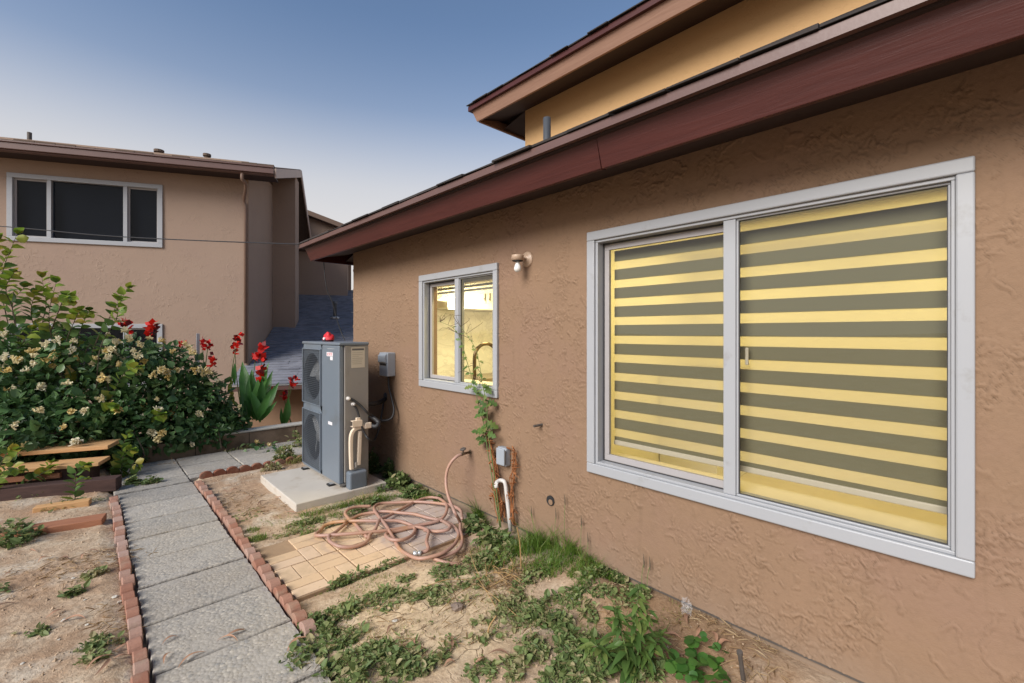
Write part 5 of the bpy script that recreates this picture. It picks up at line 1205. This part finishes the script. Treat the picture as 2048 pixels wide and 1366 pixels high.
# ---- canna lilies
def canna(name, base, flowers, leaves, label):
    r = empty(name, base, label, 'canna', 'red cannas behind the low wall')
    for (px, py, s, d) in flowers:
        tip = np.array(dep(px, py, d)); b0 = np.array([base[0] + rng.normal() * .05, base[1] + rng.normal() * .05, base[2]])
        S_ = spline([b0, (b0 + tip) / 2 + np.array([rng.normal() * .03, 0, .05]), tip], 6); put('stem', MB().tube(S_, list(np.linspace(.010, .004, len(S_))), 6), 'greenstem', r)
        mb = MB(); mw = MB()
        for k in range(17):
            h = rng.uniform(-.12, .07) * s; c = tip + np.array([rng.normal() * .012, rng.normal() * .012, h]); d_ = unit(rdir(1)[0] + np.array([0, 0, .8])); w_ = unit(np.cross(d_, rdir(1)[0])); l = rng.uniform(.07, .115) * s
            m_ = mb if k < 13 else mw; m_.add([c, c + d_ * l * .5 - w_ * l * .38, c + d_ * l, c + d_ * l * .6 + w_ * l * .38], [(0, 1, 2, 3)])
        put('flower', mb, 'petal_red', r)['kind'] = 'stuff'; put('wilted_bracts', mw, 'petal_wilt', r)['kind'] = 'stuff'
    for (px0, py0, px1, py1, d, w_) in leaves:
        a = np.array(dep(px0, py0, d)); b_ = np.array(dep(px1, py1, d - .1)); v = b_ - a
        inst('leaf', random.choice(LM['canna']), r, aim(a, v + np.array([0, 0, .1]), CAMV - a + rdir(1)[0], np.linalg.norm(v) * 1.15, rng.uniform(-.5, .5), w_ * rng.uniform(.42, .58)))
CN = 'red canna lily '
canna('canna_lily', dep(252, 760, 6.3), [(250, 647, 1, 6.2)], [], CN + 'spike poking out among the yellow honeysuckle flowers')
canna('canna_lily', dep(306, 760, 6.4), [(303, 652, 1.1, 6.3), (298, 668, .8, 6.3)], [], CN + 'spike standing before the lower window frame corner')
canna('canna_lily', dep(410, 800, 6.8), [(416, 690, .8, 6.7), (427, 718, .9, 6.6), (405, 686, .6, 6.7), (364, 692, .7, 6.5)], [], CN + 'cluster beside the thin white stake')
canna('canna_lily', dep(470, 830, 7.0), [(476, 678, 1.05, 7.0), (470, 698, .7, 7.0)], [(470, 770, 465, 735, 6.9, .8)], CN + 'on a tall thin stalk before the downspout foot')
canna('canna_lily', dep(510, 840, 7.0), [(521, 703, 1.25, 7.0), (520, 750, 1.2, 6.8), (512, 712, 1.0, 7.0), (540, 778, .6, 7)],
      [(505, 835, 480, 742, 6.9, 1.0), (510, 840, 520, 745, 6.8, 1.1), (515, 835, 508, 760, 6.9, .9), (515, 840, 548, 790, 6.7, 1.0), (500, 840, 492, 775, 6.8, .9), (518, 838, 535, 765, 6.9, .9), (520, 845, 512, 795, 6.6, 1.0), (500, 850, 470, 800, 6.7, .9), (508, 838, 498, 755, 6.95, .9), (516, 840, 530, 775, 6.75, .9), (512, 842, 538, 805, 6.6, 1.0), (498, 845, 482, 790, 6.75, .9), (520, 842, 548, 820, 6.65, .9)], CN + 'with broad bright leaves in front of the slate blue roof')
canna('canna_lily', dep(572, 860, 7.1), [(587, 764, .9, 7.1), (568, 790, .8, 7.1), (580, 762, .5, 7.1)], [(568, 850, 582, 815, 7.0, 1.0), (565, 852, 560, 825, 7.0, .9)], CN + 'pair of small blooms close to the condenser')
# ferny weeds at the foot of the cannas
n = 700; X = rng.uniform(.95, 1.75, n); Y = rng.uniform(7.15, 7.6, n); Z = rng.uniform(.05, .55, n) * np.clip((1.95 - X), .2, 1)
o = leafcloud('fern_foliage', np.stack([X, Y, Z], 1), rdir(n) + np.array([0, 0, .4]), rdir(n) + np.array([0, 0, 1]), rng.uniform(.05, .11, n), .16, rng.uniform(.3, 1, n), 'leaf_weed_s', base=(1.4, 7.4, 0)); tag(o, 'fine light green weeds at the foot of the canna leaves', 'weeds', kind='stuff')
wlt = empty('wilted_frond', dep(470, 830, 6.75), 'drooping yellow brown wilted frond beside the canna leaves', 'frond')
for k in range(16):
    a = dep(462 + rng.normal() * 3, 752 + k * 3.2, 6.75); inst('leaf', LM['tip'][0], wlt, aim(a, np.array([rng.normal() * .6, -.3, -1.0]), (0, -1, .3), rng.uniform(.06, .11), 0, .5))
    
st = dep(396, 690, 6.75); tag(put('garden_stake', MB().box(st[0] - .02, st[0] + .02, st[1] - .012, st[1] + .012, .2, dep(396, 667, 6.75)[2]), 'vinyl', bev=.003, base=(st[0], st[1], .2)), 'thin white stake sticking up from the hedge', 'stake')

# ---- tall thistle-like weed against the wall
def WW(px, py, off=.06): return WX(px, py, W - off)
tw = empty('tall_weed', WW(1000, 1055), 'spindly tall weed with lobed leaves climbing past the kitchen window', 'weed')
stems = [[(1000, 1055), (985, 960), (975, 900), (968, 850), (955, 800), (945, 760), (933, 720), (922, 680), (905, 655), (875, 642)],
         [(1002, 1055), (990, 960), (978, 880), (975, 840), (972, 800), (965, 770), (960, 735), (952, 700), (935, 672), (918, 650)]]
for si, sp_ in enumerate(stems):
    S_ = spline([WW(x, y, .07 + .02 * si) for x, y in sp_], 6); put('stem', MB().tube(S_, list(np.linspace(.0045, .0014, len(S_))), 6), 'greenstem', tw, smooth=True)
    for i in range(14, len(S_) - 6, 2):
        f = i / len(S_); s = .11 * (1 - f) + .028
        for q in range(2 if f < .75 else 1):
            d = unit(np.array([-.25 + rng.normal() * .4, rng.choice([-1, 1]) * rng.uniform(.5, 1), rng.uniform(-.5, .4)])); inst('leaf', random.choice(LM['lobed' if f < .8 else 'weed']), tw, aim(S_[i], d, (-.8, 0, .6), s * rng.uniform(.6, 1.15), rng.uniform(-.5, .5), .8))
tb_ = MB()
for k in range(24):
    i = rng.integers(30, 60); s0 = spline([WW(x, y, .07) for x, y in stems[k % 2]], 6); i = min(i, len(s0) - 2); a = s0[i]
    b_ = a + np.array([-.02 + rng.normal() * .02, rng.normal() * .10, rng.uniform(.02, .10)]); c = b_ + np.array([rng.normal() * .01, rng.normal() * .05, rng.uniform(-.04, .03)]); tb_.tube(spline([a, b_, c], 4), [.0022] * 4 + [.0014] * 5, 4)
put('dry_twigs', tb_, 'bark', tw)['kind'] = 'stuff'
# ---- dead brown vines by the outlet
dv_ = empty('dead_vine', WW(985, 1040), 'rust brown dead vine hanging beside the outlet box and pipe', 'vine')
for (pts, nn) in (([(978, 880), (985, 905), (990, 935), (993, 965), (998, 1010), (1000, 1045)], 9), ([(1028, 905), (1030, 930), (1026, 960), (1022, 990), (1026, 1030), (1028, 1050)], 6), ([(985, 985), (993, 1000), (1003, 1010), (1008, 1035)], 4)):
    for k in range(nn):
        S_ = spline([WW(x + rng.normal() * 3.2, y + rng.normal() * 2, rng.uniform(.015, .07)) for x, y in pts], 5); put('strand', MB().tube(S_, .0035, 5), 'brownvine', dv_)
    for k in range(nn * 4):
        x, y = pts[rng.integers(0, len(pts) - 1)]; p = WW(x + rng.normal() * 4, y + rng.normal() * 9, rng.uniform(.02, .07)); S_ = [p, p + rdir(1)[0] * .03, p + rdir(1)[0] * .045]; put('shred', MB().tube(S_, [.006, .005, .001], 4), 'brownvine', dv_)

# ---- ground weeds, patch by patch: (pixel x, pixel y, radius x, radius y in metres, leaves, height, tint shift)
PAT = [(655, 1290, .17, .20, 700, .05, 0), (720, 1330, .22, .2, 900, .07, .05), (790, 1340, .2, .16, 600, .06, .1), (640, 1240, .10, .12, 300, .05, -.05), (700, 1225, .12, .1, 300, .04, .1), (600, 1335, .10, .08, 200, .08, 0),
       (690, 1165, .16, .05, 420, .04, .05), (770, 1135, .16, .05, 300, .04, 0), (800, 1170, .13, .07, 260, .04, .1), (850, 1195, .14, .08, 260, .04, .25), (900, 1145, .14, .10, 300, .06, .1), (960, 1130, .14, .12, 420, .09, .2), (985, 1090, .12, .14, 520, .12, .0), (945, 1060, .07, .1, 260, .13, -.1),
       (1010, 1215, .2, .09, 520, .05, .35), (1070, 1225, .16, .09, 420, .05, .2), (1110, 1255, .12, .12, 480, .08, .0), (1150, 1300, .14, .1, 420, .08, .0), (1050, 1320, .2, .07, 480, .04, .3), (960, 1340, .08, .05, 80, .04, .1), (1200, 1340, .16, .1, 600, .10, 0), (1130, 1350, .14, .08, 420, .06, .05), (1290, 1350, .13, .07, 360, .07, .05),
       (900, 1290, .05, .05, 22, .05, .2), (870, 1240, .05, .04, 26, .06, .1), (1210, 1190, .08, .07, 160, .07, .1), (1240, 1165, .07, .06, 150, .1, 0), (1180, 1235, .08, .06, 120, .05, .2),
       (620, 1045, .2, .07, 200, .05, .3), (690, 1030, .22, .06, 320, .05, .15), (830, 990, .16, .12, 520, .12, -.25), (790, 955, .1, .14, 560, .26, -.35), (850, 960, .1, .12, 420, .2, -.3), (900, 980, .08, .1, 360, .18, -.25), (870, 925, .05, .05, 120, .25, -.1), (760, 980, .1, .06, 300, .12, -.2), (745, 945, .06, .12, 420, .34, -.3), (800, 975, .12, .1, 420, .22, -.2), (880, 1000, .12, .08, 320, .12, -.1), (930, 1010, .08, .08, 260, .10, 0), (740, 1010, .1, .05, 240, .06, 0),
       (30, 1085, .14, .10, 260, .12, -.1), (20, 1070, .1, .08, 160, .16, -.1), (145, 1190, .05, .03, 50, .05, 0), (150, 1188, .03, .03, 40, .06, .1), (8, 1180, .05, .04, 50, .08, .1), (25, 1275, .06, .02, 50, .02, .1), (80, 1265, .03, .03, 40, .04, .1), (205, 1285, .08, .06, 170, .05, .05), (185, 1320, .06, .04, 90, .03, .2), (190, 1150, .06, .03, 90, .05, .5),
       (300, 975, .08, .06, 160, .12, 0), (265, 975, .06, .05, 120, .12, -.1), (240, 940, .2, .10, 420, .2, -.05), (270, 925, .16, .1, 320, .14, -.1), (570, 925, .12, .1, 420, .25, .35), (590, 900, .08, .1, 300, .35, .3), (545, 940, .1, .05, 200, .1, .6), (480, 905, .3, .05, 160, .05, .4), (1000, 1110, .2, .10, 420, .10, .05), (1060, 1160, .25, .06, 260, .05, .2), (1180, 1160, .2, .07, 320, .08, .05), (1270, 1195, .16, .08, 260, .08, .05), (930, 1180, .25, .10, 300, .03, .3), (760, 1200, .22, .12, 420, .03, .15), (1130, 1210, .16, .08, 220, .04, .2), (860, 1330, .12, .08, 120, .03, .2), (1000, 1260, .2, .06, 160, .03, .35), (600, 1055, .2, .12, 160, .03, .3), (680, 1050, .15, .05, 160, .03, .2), (500, 1030, .15, .12, 70, .02, .4), (820, 1350, .2, .08, 300, .05, .05), (1070, 1290, .14, .08, 200, .04, .1), (140, 1010, .2, .12, 160, .06, .1), (90, 985, .2, .15, 240, .1, .05)]
PP_, DD, UU, LL, TT = [], [], [], [], []
for (px, py, rx, ry, n, h, ts) in PAT:
    c = GS(px, py); n = int(n * 1.7); a = rng.uniform(0, 2 * PI, n); r = np.sqrt(rng.uniform(0, 1, n)) * (1 + .25 * np.sin(3 * a + px)) ; X = c[0] + rx * r * np.cos(a); Y = c[1] + ry * r * np.sin(a)
    X = np.minimum(X, W - .03)
    for x, y, q in zip(X, Y, r):
        if .20 < x < .79 and 2.1 < y < 5.7 and rng.uniform() > .04 and px > 620: continue
        if 1.315 < x < 2.19 and 4.14 < y < 5.26: continue
        if .885 < x < 2.1 and 2.84 < y < 3.6 and rng.uniform() > .05: continue
        
        if mnoise.noise(Vector((x * 9, y * 9, 0))) < -.22 + .3 * (q - .5): continue
        hh = h * .75 * rng.uniform(.05, 1) * (1.1 - .6 * q); PP_.append((x, y, max(gz(x, y), -.02) + hh)); DD.append(rdir(1)[0] * np.array([1, 1, .5]) + np.array([0, 0, .15])); UU.append(np.array([0, 0, 1.]) + rdir(1)[0] * .5)
        LL.append(rng.choice([.013, .02, .03, .045], p=[.3, .35, .25, .1]) * rng.uniform(.8, 1.2) * (1.6 if h > .1 else 1)); TT.append(1.0 if rng.uniform() < .10 else np.clip(rng.beta(1.5, 1.9) + ts, 0, 1))
o = leafcloud('ground_weeds', PP_, DD, UU, LL, rng.choice([.10, .2, .32, .42], len(PP_)), TT, 'leaf_weed_s'); tag(o, 'low creeping green weeds in patches over the bare soil', 'weeds', kind='stuff')
# ---- grass: blades in tufts (px, py, rx, ry, blades, height, tint)
TUF = [(1075, 1095, .24, .10, 480, .24, -.05), (1130, 1120, .22, .08, 380, .24, 0), (1050, 1060, .14, .05, 200, .30, 0), (1100, 1100, .3, .1, 160, .34, .1), (1165, 1135, .14, .06, 320, .13, .1), (1085, 1130, .2, .06, 400, .10, .1), (1235, 1160, .1, .05, 160, .10, 0), (1030, 1140, .1, .06, 140, .07, .4),
       (515, 1078, .07, .06, 320, .06, .25), (505, 1062, .05, .05, 160, .05, .3), (588, 1062, .09, .05, 160, .035, .3), (620, 1070, .08, .05, 220, .05, .2), (238, 1052, .018, .03, 70, .06, 0), (650, 1022, .25, .05, 420, .09, .25), (720, 1005, .22, .05, 420, .12, .2), (770, 1000, .16, .06, 300, .10, .1), (600, 1012, .08, .05, 120, .07, .4), (850, 1000, .12, .08, 260, .14, .15),
       (190, 1148, .08, .03, 220, .03, .6), (175, 1158, .05, .03, 120, .03, .5), (690, 1165, .22, .06, 360, .035, .15), (740, 1170, .2, .08, 300, .03, .3), (1000, 1190, .3, .15, 420, .035, .55), (1200, 1290, .2, .15, 200, .08, .1), (985, 1100, .2, .12, 260, .09, .3), (1290, 1180, .1, .05, 90, .07, .2), (560, 1075, .06, .03, 70, .04, .4), (720, 1320, .3, .2, 320, .06, .3), (850, 1300, .2, .15, 60, .04, .5),
       (1190, 1150, .25, .05, 260, .16, .05), (1010, 1120, .2, .08, 260, .13, .15), (960, 1050, .12, .1, 200, .16, .1), (640, 1040, .3, .06, 360, .07, .2), (560, 1040, .2, .12, 140, .04, .4), (900, 1200, .4, .12, 260, .025, .5), (1110, 1240, .25, .15, 260, .06, .2), (660, 1260, .25, .2, 260, .05, .2), (1260, 1300, .25, .15, 200, .10, .1), (1350, 1230, .3, .08, 120, .04, .6), (380, 990, .02, .02, 20, .05, .7), (590, 925, .12, .08, 200, .16, .5)]
R_, H_, T_ = [], [], []
for (px, py, rx, ry, n, h, ts) in TUF:
    c = GS(px, py)
    for k in range(n):
        a = rng.uniform(0, 2 * PI); r = math.sqrt(rng.uniform(0, 1)); x = min(c[0] + rx * r * math.cos(a), W - .015); y = c[1] + ry * r * math.sin(a)
        if 1.315 < x < 2.19 and 4.14 < y < 5.26: continue
        R_.append((x, y, gz(x, y) - .004)); H_.append(h * rng.uniform(.2, 1.15) * (1.15 - .5 * r)); T_.append(np.clip(rng.beta(1.6, 2.4) + ts, 0, 1))
o = blades('grass', R_, H_, 1.15, .0019, T_, 'grass'); tag(o, 'green and yellowing grass tufts along the wall and pads', 'grass', kind='stuff')
tg = empty('seed_grass', GS(1130, 1150), 'few tall grass stalks with dark seed heads against the stucco', 'grass stalks')
for (px, py, px1, py1) in ((1132, 1060, 1130, 1003), (1165, 1095, 1163, 1045), (1075, 1050, 1063, 1025), (1110, 1050, 1112, 1030), (1180, 1115, 1176, 1080), (1295, 1155, 1300, 1130), (1285, 1150, 1288, 1125)):
    a = WX(px, py, W - .05); b_ = WX(px1, py1, W - .03); a[2] = .05; put('stalk', MB().tube(spline([a, (a + b_) / 2 + np.array([0, .01, 0]), b_], 4), .0018, 4), 'greenstem', tg); put('seed_head', MB().tube([b_ - np.array([0, 0, .03]), b_, b_ + np.array([0, .004, .05])], [.002, .0045, .001], 5), 'bark', tg)
# ---- straw and dead stems
R_, H_, T_ = [], [], []; SP, SD, SU, SL, ST = [], [], [], [], []
for (px, py, rx, ry, n) in ((1030, 1150, .22, .10, 240), (1010, 1175, .25, .1, 160), (1075, 1235, .15, .1, 90), (930, 1120, .18, .1, 120), (1250, 1200, .25, .12, 120), (1400, 1260, .3, .15, 200), (1500, 1330, .3, .15, 200), (560, 1010, .3, .2, 120), (480, 1000, .2, .25, 100), (200, 1120, .3, .2, 140), (100, 1150, .4, .25, 160), (230, 1250, .1, .3, 120), (340, 905, .3, .06, 70), (900, 1230, .4, .3, 120), (60, 870, .3, .1, 120), (570, 930, .15, .1, 140), (700, 1280, .3, .3, 120)):
    c = GS(px, py)
    for k in range(n):
        a = rng.uniform(0, 2 * PI); r = math.sqrt(rng.uniform(0, 1)); x = min(c[0] + rx * r * math.cos(a), W - .02); y = c[1] + ry * r * math.sin(a); SP.append((x, y, max(gz(x, y), -.01) + rng.uniform(.002, .02))); d = rdir(1)[0] * np.array([1, 1, .12]); SD.append(d); SU.append((0, 0, 1)); SL.append(rng.uniform(.015, .08)); ST.append(rng.uniform(0, 1))
o = leafcloud('straw_litter', SP, SD, SU, SL, rng.uniform(.015, .045, len(SP)), ST, 'straw'); tag(o, 'scattered straw and shredded dead stems on the soil', 'litter', kind='stuff')
ds_ = empty('dry_stalks', GS(1040, 1150), 'pale dry bent stalks heaped on soil before the grass tuft', 'stalks')
for k in range(22):
    a = np.array(GS(1000 + rng.normal() * 28, 1158 + rng.normal() * 10)); d = np.array([rng.normal(), rng.normal() * .8, 0]) * .12; put('stalk', MB().tube(spline([a + np.array([0, 0, .005]), a + d + np.array([0, 0, rng.uniform(.02, .05)]), a + d * 2 + rng.normal(size=3) * .03 * np.array([1, 1, 0]) + np.array([0, 0, .012])], 5), .0022, 4), 'drystem', ds_)
for pts in ([(1042, 1140), (1040, 1090), (1034, 1055)], [(1058, 1210), (1068, 1235), (1070, 1255)], [(975, 1280), (978, 1255), (992, 1232)]):
    P0 = [np.array(GS(*pts[0]))]; P0 += [np.array(onax(x, y, 1, P0[0][1])) for x, y in pts[1:]]; put('stalk', MB().tube(spline(P0, 4), .004, 5), 'drystem', ds_)

# ---- lance-leaved weed before the foundation, and round-leaved clump
bw = empty('leafy_weed', GS(1255, 1350), 'upright bright green weed with long drooping leaves in front of the foundation', 'weed')
for (pts, L0) in (([(1262, 1365), (1268, 1290), (1272, 1230), (1278, 1170)], .10), ([(1258, 1365), (1250, 1290), (1235, 1240), (1228, 1215)], .12), ([(1250, 1366), (1215, 1310), (1190, 1290), (1175, 1290)], .11), ([(1270, 1366), (1300, 1310), (1312, 1280), (1322, 1270)], .10), ([(1265, 1366), (1275, 1310), (1290, 1250), (1296, 1220)], .11)):
    b0 = np.array(GS(1262, 1352)); dd = float(np.dot(b0 - CC, CF)); S_ = spline([b0] + [np.array(dep(x, y, dd + .03 * i)) for i, (x, y) in enumerate(pts[1:])], 8); put('stem', MB().tube(S_, list(np.linspace(.005, .0015, len(S_))), 6), 'greenstem', bw)
    for i in [q_ for q_ in range(2, len(S_)) for _ in (0, 1)]:
        d = unit(rdir(1)[0] * np.array([1, 1, .25]) + np.array([0, 0, .15])); inst('leaf', random.choice(LM['weed']), bw, aim(S_[i], d, (0, 0, 1), L0 * .85 * rng.uniform(.6, 1.15) * (1.1 - .45 * i / len(S_)), rng.uniform(-.4, .4), .8))
rl_ = empty('round_leaf_clump', GS(1400, 1345), 'clump of dark round-leaved weeds beside the metal stake', 'weed')
for k in range(70):
    a = rng.uniform(0, 2 * PI); r = math.sqrt(rng.uniform(0, 1)); c = GS(1405, 1350); x, y = c[0] + .15 * r * math.cos(a), c[1] + .12 * r * math.sin(a); z = gz(x, y) + rng.uniform(.015, .075)
    inst('leaf', random.choice(LM['round']), rl_, aim((x, y, z), rdir(1)[0] * np.array([1, 1, .2]), np.array([0, 0, 1.]) + rdir(1)[0] * .4, rng.uniform(.032, .055)))
p = np.array(GS(1487, 1362)); tp = np.array(onax(1480, 1309, 1, p[1])); tag(put('metal_stake', MB().tube([p - np.array([0, 0, .05]), p, tp], .0095, 10).lathe([(.0125, 0), (.0125, .016)], tp, tp - p, 10), 'rust', base=p), 'rusty metal stake leaning out of the soil by the round leaves', 'stake')

# ---- fallen curled leaves, stones, scraps
def curl(px, py, l, ang, w_=.008, arch=.02):
    c = np.array(GS(px, py)); c[2] = max(c[2], 0.0) + .004; d = np.array([math.cos(ang), math.sin(ang), 0]); s_ = np.array([-d[1], d[0], 0]); mb = MB(); vs_ = []; n = 9; k = rng.choice([-1, 1])
    for i in range(n):
        t = i / (n - 1); m_ = c + d * l * (t - .5) + s_ * k * l * .35 * (t - .5) ** 2 * 2 + np.array([0, 0, arch * math.sin(PI * t) * .6 + .003]); ww = w_ * math.sin(PI * (t * .92 + .04)); vs_ += [m_ - s_ * ww + np.array([0, 0, ww * .6]), m_, m_ + s_ * ww + np.array([0, 0, ww * .6])]
    mb.add(vs_, [(3 * i + q, 3 * i + 3 + q, 3 * i + 4 + q, 3 * i + 1 + q) for i in range(n - 1) for q in (0, 1)]); return put('dry_leaf', mb, 'dryleaf', smooth=True, base=c)
for spots, lab in (((((380, 1338), (473, 1288), (460, 1297), (590, 1306), (340, 1300), (330, 1338))), 'curled brown dry leaf lying on the aggregate path slabs'),
                   (((1430, 1278), (1345, 1275), (1310, 1320), (1380, 1315), (1370, 1240), (1330, 1345), (1445, 1290), (1398, 1268)), 'long curled reddish dry leaf on the soil below the wide window'),
                   (((240, 1320), (215, 1335), (250, 1300), (195, 1325), (165, 1115), (60, 1105), (185, 1105), (20, 1150), (110, 1230), (5, 1215), (150, 1240), (130, 1120), (85, 1120), (215, 1105)), 'dry brown leaf shred on the dirt left of the path'),
                   (((470, 985), (520, 1010), (560, 1000), (500, 1000), (580, 1030), (450, 990)), 'dry leaf on the soil between path and concrete pad'),
                   (((900, 1330), (830, 1290), (780, 1265), (960, 1330), (1000, 1310), (905, 1290)), 'small dry leaf on the cracked clay')):
    for (px, py) in spots: tag(curl(px + rng.normal(), py, rng.uniform(.06, .125), rng.uniform(-1.2, 1.2), rng.uniform(.006, .011)), lab, 'leaf', 'fallen dry leaves')
def pebble(px, py, r, mat, label, cat='stone', name='stone', group=None, sq=.6):
    c = np.array(GS(px, py)); mb = MB(); vs_ = []; n, m_ = 10, 6; sd = rng.uniform(0, 50)
    for j in range(m_ + 1):
        for i in range(n):
            t, ph = PI * j / m_ - PI / 2, 2 * PI * i / n; q = Vector((math.cos(ph) * math.cos(t), math.sin(ph) * math.cos(t), math.sin(t))); k = r * (1 + .45 * mnoise.noise(q * 1.6 + Vector((sd, 0, 0)))); vs_.append((c[0] + q.x * k * 1.2, c[1] + q.y * k, c[2] + r * sq * .6 + q.z * k * sq))
    o = put(name, mb.add(vs_, [(j * n + i, j * n + (i + 1) % n, (j + 1) * n + (i + 1) % n, (j + 1) * n + i) for j in range(m_) for i in range(n)]), mat, base=c); return tag(o, label, cat, group)
pebble(914, 1218, .033, 'stone', 'fist-sized brown stone lying alone on the cracked clay')
for (px, py, r) in ((128, 1242, .011), (175, 1250, .008), (147, 1157, .008), (216, 1110, .009), (45, 1328, .007), (208, 1312, .016), (170, 1200, .006), (118, 1280, .006), (230, 1195, .012), (240, 1205, .010)): pebble(px, py, r, 'cap', 'small whitish pebble on the dirt left of the path', group='pale pebbles left of the path')
for (px, py, r) in ((1143, 1200, .010), (1160, 1198, .008), (790, 1242, .014), (1465, 1205, .014), (1790, 1135 + 220, .01)): pebble(px, py, r, 'cap', 'small whitish pebble on the soil near the house wall', group='pale pebbles near the house')
n = 6500; gp = []
for k in range(n):
    x, y = (rng.uniform(-1.6, .08), rng.uniform(1.6, 6)) if rng.uniform() < .5 else (rng.uniform(.92, 2.36), rng.uniform(.8, 6)); gp.append((x, y))
mb = MB()
for (x, y) in gp:
    if 1.2 < x < 2.2 and 3.9 < y < 5.2 or (.88 < x and 2.78 < y < 3.64): continue
    r = rng.choice([.0025, .004, .007, .011], p=[.4, .35, .2, .05]) * rng.uniform(.8, 1.2); z = gz(x, y); a = rng.uniform(0, 6); c, s_ = math.cos(a) * r, math.sin(a) * r; mb.add([(x + c, y + s_, z), (x - s_, y + c, z), (x - c, y - s_, z), (x + s_, y - c, z), (x + r * .2, y, z + r * 1.1)], [(0, 1, 4), (1, 2, 4), (2, 3, 4), (3, 0, 4)])
tag(put('gravel', mb, simple('gravel_bits', (.40, .29, .195), .95, .55, 9, .5)), 'fine crumbs of gravel and clods on the soil', 'gravel', kind='stuff')
# crumpled clear plastic by the foundation
c = np.array(WX(1372, 1212, W - .05)); mb = MB(); n = 9; vs_ = []
for i in range(n):
    for j in range(n):
        q = Vector((i * .9, j * .9, 4)); vs_.append((c[0] + .03 * mnoise.noise(q), c[1] + (i / n - .5) * .06 + .012 * mnoise.noise(q + Vector((9, 0, 0))), c[2] + (j / n - .5) * .10 + .012 * mnoise.noise(q + Vector((0, 9, 0)))))
def film():
    m, nt, b, out = newmat('clear_film'); b.inputs['Base Color'].default_value = (.75, .75, .76, 1); b.inputs['Roughness'].default_value = .2; b.inputs['Alpha'].default_value = .22; bump(nt, noise(nt, geopos(nt), 60, 3), .5, .004, b); return m
M['film'] = film()
tag(put('plastic_scrap', mb.add(vs_, [(i * n + j, (i + 1) * n + j, (i + 1) * n + j + 1, i * n + j + 1) for i in range(n - 1) for j in range(n - 1)]), 'film', base=c), 'crumpled scrap of clear plastic against the foundation', 'plastic')
c = np.array(GS(1005, 1225)); tag(put('white_stick', MB().tube([c + np.array([-.012, .02, .01]), c + np.array([.012, -.03, .012])], .004, 8), 'sticker', base=c), 'tiny white plastic stick lying among weeds', 'stick')
